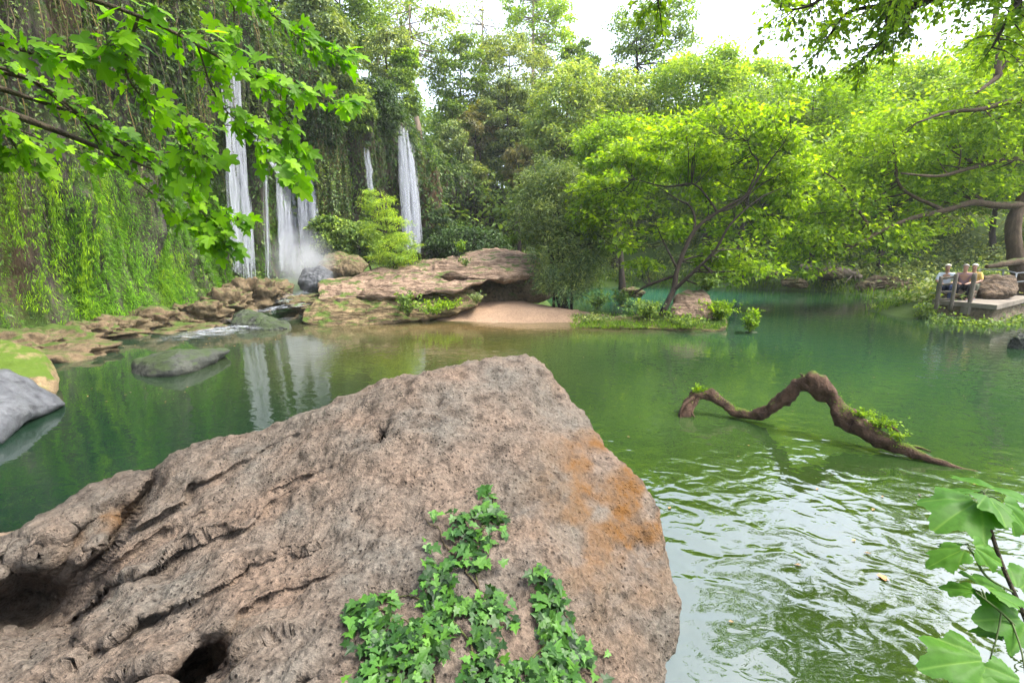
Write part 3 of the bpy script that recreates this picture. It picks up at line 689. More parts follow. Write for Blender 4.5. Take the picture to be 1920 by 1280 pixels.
def clump_leaves(R, C, per, rad, flat, size, tpl, up=.8, droop=.25, sv=.35):
    """per leaves around each centre C; thinner at the rim, laid in loose tiers."""
    n = len(C) * per
    c = np.repeat(C, per, 0); rad = np.repeat(np.broadcast_to(rad, (len(C),)), per)
    o = rand_dirs(R, n) * (R.random((n, 1)) ** .45); o[:, 2] *= flat
    o += .25 * np.repeat(R.normal(size=(len(C) * max(1, per // 12), 3)), 12, 0)[:n] if per >= 12 and (len(C) * (per // 12) * 12) == n else 0
    P = c + o * rad[:, None]
    d = unit(o * np.array([1, 1, .4]) + .6 * rand_dirs(R, n) + np.array([0, 0, -droop]))
    nr = unit(rand_dirs(R, n) * (1 - up * .6) + np.array([0, 0, up]))
    s = size * (1 + sv * R.normal(size=n)).clip(.45, 1.8)
    return leaf_geo(P, d, nr, s, tpl)

def crown_points(R, ells, n, shell=.55):
    vol = np.array([e[3] * e[4] * e[5] for e in ells]) ** (2 / 3); k = R.choice(len(ells), n, p=vol / vol.sum())
    E = np.array(ells, float)[k]
    d = rand_dirs(R, n); r = R.random(n) ** (1 / 3) * (1 - shell) + shell * R.random(n) ** .12
    return E[:, :3] + d * r[:, None] * E[:, 3:6]

def px_ell(cx, cy, w, h, t, depth=None):
    """Crown ellipsoid from its seen centre and half-sizes at distance t."""
    c = at(cx, cy, t); s = t / F
    return (*c, w * s, (depth or w) * s, h * s)

def tree(name, label, cat, base, ells, ncl, per, size, mat, bark='bark', limbs=None, seed=0, flat=.5, rad=None, r0=None, tpl=LEAF, up=.8, group=None, twig_share=.5, shell=.55, droop=.25, top_r=.03, stems=1):
    R = np.random.default_rng(seed + 1000)
    e0 = np.array(ells, float); cz = e0[:, 2].mean(); mr = e0[:, 3].mean()
    root = thing(name, label, cat, base, group)
    C = crown_points(R, ells, ncl, shell)
    rad = rad or mr * .26
    g = Geo()
    if limbs is None:
        limbs = []; top = e0[np.argmax(e0[:, 2])]
        r0 = r0 or max(.06, .022 * (top[2] + top[5] - base[2]))
        for s in range(stems):
            o = np.array([R.normal() * .25, R.normal() * .25, -.4]) * (stems > 1) + np.array([0, 0, -.3])
            tp = np.array([top[0], top[1], top[2] + top[5] * .55]) + (R.normal(size=3) * top[3] * .4 if stems > 1 else 0)
            b = np.array(base, float) + o; mid = b * .5 + tp * .5 + R.normal(size=3) * np.array([.3, .3, 0]) * mr * .25
            Pc = curve([b, b * .75 + tp * .25 + R.normal(size=3) * .08 * mr, mid, tp], 24); limbs.append(np.column_stack([Pc, np.linspace(r0, top_r, 24)]))
    for L in limbs:
        V, Fc = tube(L[:, :3], L[:, 3], 9, .25, seed); g.add(V, Fc)
    LP = np.concatenate([L[2:] for L in limbs])
    for c in C[R.random(ncl) < twig_share]:
        dd = np.linalg.norm(LP[:, :3] - c, axis=1) + .7 * np.maximum(0, LP[:, 2] - c[2]); k = np.argmin(dd); a = LP[k]
        ln = np.linalg.norm(c - a[:3])
        if ln < .15: continue
        mid = (a[:3] + c) / 2 + R.normal(size=3) * .10 * ln + np.array([0, 0, -.06 * ln])
        P_ = curve([a[:3], mid, c], 7); ra = min(a[3] * .6, .012 + .016 * ln)
        V, Fc = tube(P_, np.linspace(ra, .006 + .0015 * ln, 7), 5); g.add(V, Fc)
    g.build('trunk', M[bark], root)
    rr = rad * R.uniform(.6, 1.35, ncl)
    V, Fc = clump_leaves(R, C, per, rr, flat, size, tpl, up, droop)
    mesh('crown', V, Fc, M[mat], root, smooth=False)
    return root

def gbase(px, t):
    x, y, _ = at(px, 560, t); return (x, y, ground_pt(x, y))

def limb(*pts, n=26):
    P = np.array([[*at(a, b, c), r] for a, b, c, r in pts]); return curve(P, n)

# trees standing behind, beside and above the water: (label, cat, trunk px, distance, crowns (px, py, half w, half h), leaf, clumps, per clump, leaf size, bark, extra)
BG = [
 ('tall hazy grey green tree rising out of the top left of centre above the cliff', 'tree', 655, 31, [(640, 20, 80, 110)], 'leaf_mid', 90, 110, .20, 'bark', {}),
 ('thin pale tree with a bare pinkish trunk above the white waterfall', 'tree', 800, 36, [(770, 40, 70, 110), (830, 70, 50, 60)], 'leaf_pale', 75, 80, .20, 'bark_pale', dict(r0=.34)),
 ('sparse see-through tree left of the pale gap in the sky', 'tree', 715, 40, [(715, 50, 60, 100)], 'leaf_pale', 50, 60, .20, 'bark_pale', {}),
 ('almost bare twiggy tree standing in the pale gap in the sky', 'tree', 905, 46, [(905, 35, 60, 70)], 'leaf_pale', 30, 30, .20, 'bark_pale', dict(twig_share=1)),
 ('tall yellow green poplar right of the pale gap in the sky', 'tree', 1005, 44, [(1000, 10, 55, 110), (1040, 60, 45, 70)], 'leaf_lime', 95, 80, .22, 'bark_pale', dict(shell=.3)),
 ('rounded olive tree in front of the tall poplar', 'tree', 960, 39, [(955, 150, 80, 75), (945, 240, 60, 70)], 'leaf_olive', 130, 110, .20, 'bark', {}),
 ('olive tree beside the pinkish trunk over the dark recess', 'tree', 870, 37, [(865, 160, 62, 85), (860, 260, 60, 80)], 'leaf_mid', 130, 100, .19, 'bark', {}),
 ('dark narrow evergreen below the olive trees', 'tree', 965, 36, [(950, 240, 52, 95)], 'leaf_grey', 100, 110, .18, 'bark', {}),
 ('second dark narrow evergreen leaning on its neighbour', 'tree', 1005, 37, [(1000, 260, 46, 90)], 'leaf_grey', 80, 110, .18, 'bark', {}),
 ('pale green domed tree behind the grey willow', 'tree', 1065, 31, [(1065, 205, 75, 85), (1050, 280, 70, 70)], 'leaf_pale', 130, 120, .20, 'bark', {}),
 ('small blue green tree at the skyline left of the white gap', 'tree', 1085, 40, [(1085, 125, 38, 45)], 'leaf_mid', 40, 90, .20, 'bark', {}),
 ('tall open crowned tree in the middle of the skyline', 'tree', 1215, 40, [(1235, 90, 85, 80), (1190, 60, 55, 60)], 'leaf_mid', 75, 85, .22, 'bark', dict(twig_share=.9, shell=.4)),
 ('pale rounded tree below the tall open crowned one', 'tree', 1150, 33, [(1150, 200, 75, 60)], 'leaf_pale', 85, 110, .20, 'bark', {}),
 ('yellow green tree whose dome fills the notch of the skyline', 'tree', 1310, 33, [(1310, 175, 90, 75)], 'leaf_lime', 100, 120, .20, 'bark', {}),
 ('soft yellow tree right of the dome in the skyline notch', 'tree', 1410, 35, [(1410, 175, 75, 65)], 'leaf_lime', 80, 110, .20, 'bark', {}),
 ('mid green tree behind the right shoulder of the leaning tree', 'tree', 1390, 29, [(1400, 250, 95, 70)], 'leaf_mid', 100, 120, .18, 'bark', {}),
 ('spreading bright tree above the grassy far shore', 'tree', 1510, 29, [(1520, 230, 110, 80), (1480, 300, 80, 70)], 'leaf_bright', 150, 120, .18, 'bark', {}),
 ('yellow topped tree under the gap in the overhanging branches', 'tree', 1650, 32, [(1640, 190, 110, 70)], 'leaf_lime', 120, 120, .20, 'bark', {}),
 ('broad yellow green tree beside the right hand skyline', 'tree', 1780, 30, [(1780, 190, 100, 70)], 'leaf_lime', 110, 120, .19, 'bark', {}),
 ('bright tree filling the space over the fallen log', 'tree', 1640, 26, [(1630, 300, 120, 80)], 'leaf_bright', 150, 120, .16, 'bark', {}),
 ('bright tree behind the bent trunk at the right', 'tree', 1850, 25, [(1850, 290, 110, 100)], 'leaf_bright', 140, 120, .16, 'bark', {}),
 ('dim tree at the very right edge behind the bent trunk', 'tree', 1960, 24, [(1960, 220, 100, 140)], 'leaf_mid', 120, 110, .17, 'bark', {}),
 ('pale shrubby tree on the slope behind the leaning tree', 'tree', 1170, 27, [(1160, 300, 90, 75)], 'leaf_bright', 110, 120, .17, 'bark', {}),
 ('yellow crowned bush on the dark slope above the recess', 'bush', 905, 36, [(902, 212, 26, 20)], 'leaf_yellow', 22, 100, .16, 'bark', {}),
 ('rusty brown creeper clad bush below the yellow one', 'bush', 890, 35.4, [(893, 248, 38, 38)], 'leaf_rust', 40, 110, .15, 'bark', {}),
 ('pale green bush hanging over the dark recess', 'bush', 888, 34.5, [(888, 345, 32, 45)], 'leaf_olive', 45, 110, .15, 'bark', {}),
 ('brown leaved bush left of the grey willow', 'bush', 975, 30, [(972, 310, 28, 40)], 'leaf_rust', 36, 100, .15, 'bark', {}),
]
for k, (lab, cat, tp, tt, cr, mat, ncl, per, sz, bk, ex) in enumerate(BG):
    ells = [px_ell(a, b, w, h, tt) for a, b, w, h in cr]; ncl = int(ncl * 1.5)
    tree('bush' if cat == 'bush' else 'broadleaf_tree', lab, cat, gbase(tp, tt), ells, ncl, per, sz, mat, bk, seed=k, group='trees around the pool' if cat == 'tree' else None, **ex)

# backing woods on the slopes: fills the view between the trunks
R = np.random.default_rng(99)
# ------------------------------------------------------------------ the leaning tree on the islet
L0 = [limb((1240, 590, 13.7, .12), (1262, 545, 13.8, .105), (1270, 505, 13.9, .09), (1300, 435, 14.0, .075), (1345, 398, 14.0, .06), (1400, 365, 13.9, .045), (1432, 318, 13.8, .032), (1470, 268, 13.6, .015)),
      limb((1345, 398, 14.0, .05), (1330, 375, 14.0, .04), (1300, 345, 14.1, .035), (1250, 350, 14.2, .03), (1190, 336, 14.4, .014)),
      limb((1300, 440, 14.0, .06), (1303, 410, 14.1, .05), (1292, 385, 14.2, .04), (1272, 375, 14.2, .03), (1225, 345, 14.4, .012)),
      limb((1400, 365, 13.9, .035), (1422, 310, 14.0, .028), (1408, 285, 14.1, .022), (1402, 265, 14.1, .012)),
      limb((1262, 545, 13.8, .08), (1300, 510, 13.6, .06), (1340, 470, 13.4, .05), (1370, 420, 13.3, .04), (1420, 375, 13.2, .03), (1470, 350, 13.1, .012)),
      limb((1268, 500, 13.9, .05), (1250, 465, 14.1, .035), (1238, 440, 14.2, .02), (1232, 425, 14.3, .01)),
      limb((1270, 515, 13.9, .06), (1215, 535, 14.2, .05), (1185, 553, 14.4, .02)),
      limb((1345, 398, 14.0, .045), (1380, 385, 14.2, .035), (1430, 345, 14.4, .022), (1510, 300, 14.6, .01))]
for L in L0: L[:, 3] *= .78
tree('leaning_tree', 'dark limbed bright green tree leaning over the pool from the small island', 'tree', tuple(at(1240, 590, 13.7)),
     [px_ell(1255, 285, 130, 40, 15.0, 100), px_ell(1390, 240, 110, 45, 14.8, 100), px_ell(1150, 335, 70, 45, 15.3, 90), px_ell(1215, 440, 60, 42, 15.0, 50), px_ell(1330, 330, 70, 40, 15.8, 60),
      px_ell(1400, 420, 60, 35, 15.4, 60), px_ell(1345, 500, 40, 28, 14.8, 40), px_ell(1475, 300, 50, 50, 14.8, 70), px_ell(1180, 395, 40, 25, 15.2, 40), px_ell(1300, 400, 30, 25, 15.4, 40), px_ell(1245, 225, 50, 22, 15.4, 50), px_ell(1190, 470, 60, 40, 15.2, 50), px_ell(1385, 480, 60, 40, 15.0, 50), px_ell(1120, 400, 45, 40, 15.6, 50), px_ell(1450, 370, 50, 50, 15.2, 50)],
     190, 100, .15, 'leaf_lit', 'bark', limbs=L0, seed=300, flat=.36, rad=.60, shell=.35, twig_share=.75)

# ------------------------------------------------------------------ the tree with the bent trunk at the right
L1 = [limb((1925, 560, 17.4, .30), (1905, 480, 17.2, .24), (1900, 430, 17.2, .22), (1912, 385, 17.2, .22), (1960, 330, 17.0, .2), (2010, 240, 17.0, .15)),
      limb((1925, 385, 17.2, .16), (1870, 385, 17.0, .13), (1820, 380, 16.8, .11), (1770, 395, 16.6, .09), (1700, 412, 16.3, .07), (1640, 440, 16.0, .05), (1600, 462, 15.8, .03)),
      limb((1940, 300, 16.8, .12), (1880, 300, 16.4, .09), (1820, 315, 16.0, .07), (1760, 330, 15.6, .05), (1690, 325, 15.2, .03)),
      limb((1960, 195, 16.0, .11), (1900, 190, 15.7, .09), (1840, 205, 15.4, .07), (1780, 210, 15.2, .05), (1720, 230, 15.0, .03)),
      limb((1990, 90, 15.6, .12), (1900, 112, 15.4, .10), (1870, 145, 15.2, .08), (1830, 175, 15.0, .04)),
      limb((1960, 480, 17.3, .16), (1900, 492, 17.0, .13), (1850, 500, 16.8, .08)),
      limb((1870, 145, 15.2, .10), (1875, 80, 15.4, .09), (1865, 40, 15.6, .07), (1880, -40, 15.8, .05)),
      limb((1770, 395, 16.6, .07), (1690, 352, 16.6, .05), (1680, 290, 16.6, .03)),
      limb((1640, 440, 16.0, .05), (1580, 350, 16.4, .035), (1540, 320, 16.6, .02))]
tree('bent_tree', 'big tree with a bent brown trunk and long limbs over the platform', 'tree', tuple(at(1925, 560, 17.4)),
     [px_ell(1560, 420, 85, 70, 16.8, 80), px_ell(1505, 480, 40, 55, 16.6, 50), px_ell(1680, 345, 130, 45, 17.6, 100), px_ell(1780, 280, 120, 45, 17, 110), px_ell(1850, 230, 90, 60, 16.6, 100), px_ell(1620, 280, 100, 45, 17, 100), px_ell(1730, 420, 70, 25, 17.2, 60),
      px_ell(1900, 70, 70, 50, 16, 90), px_ell(1840, 345, 70, 25, 17.8, 60), px_ell(1945, 180, 70, 90, 16.6, 90), px_ell(1720, 205, 80, 30, 16, 80), px_ell(1640, 450, 60, 30, 16.8, 60)],
     250, 108, .15, 'leaf_lit', 'bark_brown', limbs=L1, seed=310, flat=.26, rad=.7, shell=.35, twig_share=.65, droop=.4)

# ------------------------------------------------------------------ nearer branches hanging in from the upper right
def sprays(R, paths, per_m, tw, size, tpl, up=.6, lpt=9, sv=.3, droop=.35):
    """Leafy twigs set along limbs: returns twig tubes and leaves."""
    g = Geo(); P_, D_, N_, S_l = [], [], [], []
    for L in paths:
        s = np.concatenate([[0], np.cumsum(np.linalg.norm(np.diff(L[:, :3], axis=0), axis=1))]); T = unit(np.gradient(L[:, :3], axis=0))
        for u in np.sort(R.uniform(.08 * s[-1], s[-1], max(2, int(s[-1] * per_m)))):
            o = np.array([np.interp(u, s, L[:, k]) for k in range(3)]); tt = np.array([np.interp(u, s, T[:, k]) for k in range(3)])
            side = unit(np.cross(tt, R.normal(size=3))); ln = tw * R.uniform(.5, 1.4)
            e = o + ln * unit(tt * .7 + side * .9 + np.array([0, 0, -.2])); mid = (o + e) / 2 + np.array([0, 0, .08 * ln])
            Q = curve([o, mid, e], 8); V, Fc = tube(Q, np.linspace(min(.012, .02 * ln), .003, 8), 4); g.add(V, Fc)
            for i in range(lpt):
                w = R.uniform(.2, 1.0); b = np.array([np.interp(w, np.linspace(0, 1, 8), Q[:, k]) for k in range(3)])
                sd = unit(np.cross(unit(e - o), np.array([0, 0, 1.0])) * (1 if i % 2 else -1) + .5 * R.normal(size=3))
                d = unit(unit(e - o) * .6 + sd + np.array([0, 0, -droop]))
                P_.append(b + d * size * .25); D_.append(d); N_.append(unit(R.normal(size=3) * .5 + np.array([0, 0, up]))); S_l.append(size * max(.4, 1 + sv * R.normal()))
    return g, leaf_geo(np.array(P_), np.array(D_), np.array(N_), np.array(S_l), tpl)

R = np.random.default_rng(5)
over = [limb((2300, -330, 8.5, .14), (2050, -160, 8.5, .11), (1880, -40, 8.6, .085), (1730, 5, 8.8, .06), (1680, 50, 9.0, .045), (1640, 90, 9.2, .03), (1600, 130, 9.4, .012)),
        limb((1880, -40, 8.6, .07), (1720, -70, 8.4, .05), (1600, -40, 8.2, .04), (1520, 10, 8.0, .025), (1460, 20, 7.9, .01)),
        limb((1730, 5, 8.8, .05), (1600, 20, 8.9, .035), (1560, 60, 9.0, .025), (1530, 110, 9.1, .01)),
        limb((2050, -160, 8.5, .09), (1900, -200, 7.6, .07), (1800, -170, 7.0, .05), (1740, -100, 6.8, .03), (1700, -40, 6.7, .012)),
        limb((2050, -160, 8.5, .08), (1950, -60, 8.0, .06), (1900, 20, 7.8, .04), (1860, 90, 7.7, .015)),
        limb((2300, -330, 8.5, .10), (2000, -420, 6.5, .08), (1800, -520, 5.2, .06), (1650, -600, 4.6, .03), (1560, -640, 4.2, .012)),
        limb((2300, -330, 8.5, .10), (2150, -600, 7, .08), (1950, -760, 5.6, .06), (1750, -900, 4.6, .04), (1600, -1000, 4.0, .012)),
        limb((2000, -420, 6.5, .07), (1900, -330, 6.2, .05), (1800, -260, 6, .04), (1700, -200, 5.9, .012)),
        limb((1950, -760, 5.6, .05), (1850, -640, 5.4, .04), (1720, -560, 5.2, .012)),
        limb((2150, -600, 7, .07), (2050, -520, 6, .05), (1960, -640, 5.0, .03), (1900, -800, 4.4, .01)),
        limb((2050, -160, 8.5, .07), (2000, -240, 7.4, .05), (1930, -200, 6.8, .03), (1850, -160, 6.5, .01)),
        limb((1720, -70, 8.4, .04), (1680, -10, 8.3, .03), (1660, 40, 8.3, .01)),
        limb((1300, -190, 6.4, .02), (1255, -90, 6.3, .016), (1232, 8, 6.3, .006))]
bare = [limb((1800, -170, 7.0, .05), (1600, -250, 6.9, .04), (1420, -290, 6.6, .03), (1300, -190, 6.4, .02))]
b_ = at(2300, -330, 8.5); bt = np.array([b_[0] + 1.5, b_[1] - .5, ground_pt(b_[0] + 1.5, b_[1] - .5)])
root = thing('overhanging_tree', 'tree reaching dark thin branches into the top right corner against the sky', 'tree', tuple(bt))
trunk = np.column_stack([curve([bt - [0, 0, .3], bt + [-.2, .1, 2], bt * .4 + b_ * .6 + [.3, 0, 0], b_], 24), np.linspace(.30, .14, 24)])
g = Geo()
for L in [trunk] + over + bare: V, Fc = tube(L[:, :3], L[:, 3], 8, .2, 4); g.add(V, Fc)
g.build('trunk', M['bark'], root)
oc = crown_points(R, [px_ell(1750, -480, 170, 140, 5.6), px_ell(1790, -95, 230, 70, 8.4), px_ell(2080, -420, 220, 260, 6.6), px_ell(2020, -160, 120, 110, 8.0), px_ell(1960, -820, 230, 150, 5.0)], 170, .2)
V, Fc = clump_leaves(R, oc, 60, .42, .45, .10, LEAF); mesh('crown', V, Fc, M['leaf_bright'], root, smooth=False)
oc = crown_points(R, [px_ell(1600, 15, 150, 45, 9.0), px_ell(1880, 50, 90, 70, 9.0), px_ell(1480, -10, 60, 30, 8.4)], 60, .2)
V, Fc = clump_leaves(R, oc, 40, .38, .5, .085, LEAF); mesh('spray', V, Fc, M['leaf_lit'], root, smooth=False)
g2, (V, Fc) = sprays(R, over, 17, .62, .10, LEAF, up=.5, lpt=20)
g2.build('twig', M['twig'], root); mesh('foliage', V, Fc, M['leaf_bright'], root, smooth=False)
# ------------------------------------------------------------------ the fig tree reaching in from the upper left
R = np.random.default_rng(11)
figl = [limb((150, 215, 2.6, .010), (210, 300, 2.8, .008), (300, 375, 3.0, .006), (380, 440, 3.1, .004), (430, 462, 3.2, .002)), limb((-420, 60, 2.4, .02), (-150, 170, 2.6, .016), (0, 230, 2.8, .012), (100, 270, 3.0, .008), (190, 310, 3.2, .003)),limb((-420, -260, 1.5, .028), (-150, -140, 1.6, .024), (60, -40, 1.8, .019), (260, 30, 2.0, .015), (370, 85, 2.2, .012), (480, 145, 2.5, .009), (560, 172, 2.7, .006), (645, 195, 2.9, .003)),
        limb((-420, -60, 1.5, .02), (-160, 40, 1.6, .016), (0, 82, 1.8, .013), (90, 106, 1.9, .011), (170, 98, 2.0, .008), (245, 70, 2.05, .003)),
        limb((-420, 0, 2.0, .022), (-120, 90, 2.2, .018), (60, 150, 2.4, .014), (150, 215, 2.6, .012), (230, 270, 2.8, .009), (330, 335, 3.0, .007), (445, 415, 3.2, .003)),
        limb((60, 150, 2.4, .012), (180, 240, 2.7, .010), (280, 285, 2.9, .008), (345, 277, 3.0, .007), (400, 240, 3.1, .006), (480, 245, 3.3, .005), (560, 330, 3.5, .002)),
        limb((100, -200, 2.0, .014), (300, -100, 2.4, .012), (425, -20, 2.6, .009), (437, 60, 2.7, .006), (420, 108, 2.7, .003)),
        limb((260, 30, 2.0, .010), (235, 130, 2.1, .008), (285, 200, 2.3, .006), (350, 240, 2.5, .004), (370, 300, 2.6, .002)),
        limb((370, 85, 2.2, .008), (410, 190, 2.4, .006), (480, 260, 2.6, .004), (540, 330, 2.7, .002)),
        limb((425, -20, 2.6, .008), (500, 20, 2.8, .006), (560, 70, 3.0, .005), (640, 110, 3.2, .002)),
        limb((-120, 90, 2.2, .012), (-20, 190, 2.3, .009), (20, 260, 2.4, .006), (40, 300, 2.5, .003)),
        limb((330, 335, 3.0, .006), (380, 400, 3.1, .004), (410, 450, 3.2, .002)), limb((480, 145, 2.5, .007), (540, 230, 2.7, .005), (560, 290, 2.8, .002))]
fb = np.array([-4.4, 1.2, ground_pt(-4.4, 1.2)])
root = thing('fig_tree', 'fig tree leaning in from the upper left with big lobed bright leaves', 'tree', tuple(fb))
ends = [L[0] for L in figl if L[0][0] < -2]
top = np.mean([e[:3] for e in ends], 0) + np.array([-.6, -.2, .0])
g = Geo(); V, Fc = tube(curve([fb - [0, 0, .3], fb * .6 + top * .4 + [.1, .1, 0], top], 20), np.linspace(.11, .05, 20), 10, .2, 2); g.add(V, Fc)
for e in ends + [figl[6][0]]:
    V, Fc = tube(curve([top, (top + e[:3]) / 2 + [0, 0, .05], e[:3]], 10), np.linspace(.04, e[3] * .6, 10), 7); g.add(V, Fc)
g.build('trunk', M['twig'], root)
P_, D_, N_, S_l = [], [], [], []
fig_n = [14, 9, 26, 15, 26, 22, 14, 16, 14, 18, 14, 12, 10]
for L, nl in zip(figl, fig_n):
    bo = mesh('branch', *tube(L[:, :3], L[:, 3] * .6, 7, .2, 3), M['twig'], root)
    lp, ld, ln_, ls = [], [], [], []; pg = Geo()
    T = unit(np.gradient(L[:, :3], axis=0))
    for i in range(int(nl * 6.2)):
        k = min(25, int(25 * (.12 + .9 * R.random())))
        if R.random() < .10: k = 25
        o = L[k, :3]; s = R.uniform(.038, .105) * (0.62 + .02 * k)
        side = unit(np.cross(T[k], np.array([0, 0, 1.0])) * (1 if i % 2 else -1) + .45 * R.normal(size=3) + .5 * T[k])
        e = o + side * s * R.uniform(.5, 1.1) + np.array([0, 0, R.uniform(-.02, .05)])
        Q = curve([o, (o + e) / 2 + [0, 0, .012], e], 6); V, Fc = tube(Q, np.linspace(.0028, .0016, 6), 4); pg.add(V, Fc)
        d = unit(side * .8 + .35 * R.normal(size=3) + np.array([.25, 0, -.55]))
        lp.append(e); ld.append(d); ls.append(s); ln_.append(unit(np.array([.1, -.45, .75]) + .42 * R.normal(size=3)))
    pg.build('petiole', M['green_stem'], bo)
    V, Fc = leaf_geo(np.array(lp), np.array(ld), np.array(ln_), np.array(ls), FIG); mesh('leaves', V, Fc, M['fig'], bo, smooth=False)

# ------------------------------------------------------------------ seedling at the lower right
R = np.random.default_rng(21)
sb_ = np.array([1.62, 1.02, 0]); sb_[2] = ground_pt(sb_[0], sb_[1])
root = thing('seedling', 'young broad leaved plant with a thin dark stem in the lower right corner', 'plant', tuple(sb_))
st = limb((1990, 1330, 1.17, .006), (1925, 1165, 1.2, .0055), (1880, 1060, 1.24, .005), (1856, 985, 1.27, .0045), (1845, 925, 1.30, .003))
st = np.vstack([np.column_stack([curve([sb_ - [0, 0, .1], (sb_ + st[0, :3]) / 2 + [.02, .02, 0], st[0, :3]], 10), np.full(10, .007)])[:-1], st])
g = Geo(); g.add(*tube(st[:, :3], st[:, 3], 7)); so = g.build('stem', M['twig'], root)
side = [limb((1900, 1110, 1.22, .003), (1850, 1080, 1.2, .003), (1826, 1040, 1.2, .0025), (1815, 1025, 1.2, .002)), limb((1945, 1215, 1.19, .003), (1880, 1150, 1.16, .003), (1830, 1110, 1.14, .002))]
for L in side: mesh('side_stem', *tube(L[:, :3], L[:, 3], 6), M['green_stem'], root)
# leaves: (base px, py, t), (tip px, py, dt), facing, width
def broad_leaf(A, B, nor, R, width=1.0):
    """One broad lobed toothed leaf with raised creases along its main veins."""
    L = np.linalg.norm(B - A); x = unit(B - A); y = unit(np.cross(nor, x)); z = np.cross(x, y)
    n, rg = 120, 18; th = np.linspace(-np.pi, np.pi, n, endpoint=False)
    r = .335 + .0 * th
    for a, h, w in ((0, .30, .42), (.95, .22, .34), (-.95, .22, .34), (1.95, .17, .40), (-1.95, .17, .40)): r = r + h * np.exp(-((th - a) / w) ** 2)
    r = r * (1 - .30 * np.exp(-((np.abs(th) - np.pi) / .30) ** 2)); saw = (th * 24 / (2 * np.pi)) % 1.0
    r = r + .035 * (saw - .5) * (np.abs(th) < 2.8) + .012 * R.normal(size=n)
    k = np.linspace(0, 1, rg)[:, None]; X = .40 + r[None] * np.cos(th)[None] * k; Y = r[None] * np.sin(th)[None] * k * width
    px, py = X - .06, Y; ang = np.arctan2(py, px); d = np.hypot(px, py)
    vein = np.min(np.stack([np.abs(ang - a) for a in (0, .62, -.62, 1.35, -1.35)]), 0)
    Z = .30 * d * np.minimum(vein, .26) - .20 * X ** 2 - .30 * Y ** 2 + .03 * fbm(np.stack([X * 3, Y * 3, np.full_like(X, R.random() * 40)], -1), 2, 3)
    V = A + L * (X[..., None] * x + Y[..., None] * y + Z[..., None] * z)
    return V.reshape(-1, 3), grid_faces(rg, n, True), np.clip(1 - vein * d / .022, 0, 1).ravel()
SL = [((1842, 934, 1.30), (1742, 985, -.05), (-.1, -.35, 1), 1.0), ((1848, 924, 1.30), (1905, 985, -.12), (.1, -.35, 1), .9), ((1838, 925, 1.31), (1757, 903, .12), (0, -.05, 1), .7), ((1852, 918, 1.32), (1880, 893, .16), (0, -.1, 1), .8),
      ((1872, 936, 1.28), (1965, 1010, -.05), (.1, -.7, .8), 1.0), ((1815, 1026, 1.2), (1722, 1058, .02), (0, -.10, 1), .8), ((1818, 1022, 1.2), (1900, 1060, -.02), (0, -.75, .7), .9),
      ((1812, 1020, 1.22), (1752, 1012, .10), (0, -.1, 1), .7), ((1832, 1108, 1.16), (1748, 1092, .06), (0, -.25, 1), .75), ((1836, 1104, 1.17), (1915, 1092, .08), (0, -.15, 1), .7),
      ((1928, 1160, 1.19), (1838, 1158, -.05), (.0, -.50, .85), 1.0), ((1862, 1236, 1.12), (1720, 1246, -.02), (0, -.42, .9), .85), ((1930, 1280, 1.08), (1815, 1300, -.02), (0, -.5, .85), .9), ((1905, 1110, 1.23), (1965, 1060, .05), (0, -.5, 1), .8), ((1895, 1190, 1.18), (1800, 1170, .08), (0, -.1, 1), .6)]
for (a, b, nn, w) in SL:
    A = at(*a); B = at(b[0], b[1], a[2] + b[2]); B = A + .86 * (B - A)
    V, Fc, ve = broad_leaf(A, B, np.array(nn, float) + .12 * R.normal(size=3), R, w); lf = mesh('leaf', V, Fc, M['vine'], root, smooth=True, attrs={'vein': ve})
    cand_ = np.vstack([st[:, :3]] + [q[:, :3] for q in side]); o = cand_[np.argmin(np.linalg.norm(cand_ - A, axis=1))]
    if np.linalg.norm(o - A) > .008: mesh('petiole', *tube(curve([o, (o + A) / 2 + [0, 0, .008], A + .05 * (B - A)], 6), np.linspace(.0022, .0016, 6), 5), M['green_stem'], lf)

# ------------------------------------------------------------------ ivy on the boulder
R = np.random.default_rng(31)
IV = np.array([(878, 930), (905, 905), (925, 925), (950, 985), (956, 1060), (940, 1120), (965, 1165), (1000, 1160), (1050, 1180), (1100, 1225), (1148, 1300), (1100, 1420), (640, 1420), (655, 1290), (636, 1160), (690, 1128), (770, 1110), (788, 1075), (840, 1040), (850, 985)], float)
IV2 = np.array([(985, 1070), (1025, 1065), (1050, 1120), (1065, 1180), (1010, 1185), (1000, 1120)], float)
cand = np.stack([R.uniform(630, 1160, 5200), R.uniform(900, 1420, 5200)], 1)
dn = poly_dist(cand[:, 0], cand[:, 1], IV); dn2 = poly_dist(cand[:, 0], cand[:, 1], IV2)
nz = fbm(np.stack([cand[:, 0] / 55, cand[:, 1] / 55, 0 * cand[:, 0]], -1), 3, 15)
hole = np.exp(-((cand[:, 0] - 865) / 22) ** 2 - ((cand[:, 1] - 1215) / 60) ** 2) + np.exp(-((cand[:, 0] - 760) / 30) ** 2 - ((cand[:, 1] - 1165) / 22) ** 2) * .6 + np.exp(-((cand[:, 0] - 968) / 24) ** 2 - ((cand[:, 1] - 1215) / 26) ** 2) * .8
keep = ((dn < 0) & (nz + hole * -1.3 > -.22 + .25 * (dn > -18)) | (dn2 < 0) & (nz > -.2)) & (R.random(5200) < .8)
pts = cand[keep]
ex = [(808, 968), (818, 975), (845, 968), (800, 1030), (806, 1036), (796, 1028), (1132, 1224), (812, 965), (838, 972), (790, 1022)]
pts = np.vstack([pts, ex])
P_, D_, N_, S_l, E_ = [], [], [], [], []
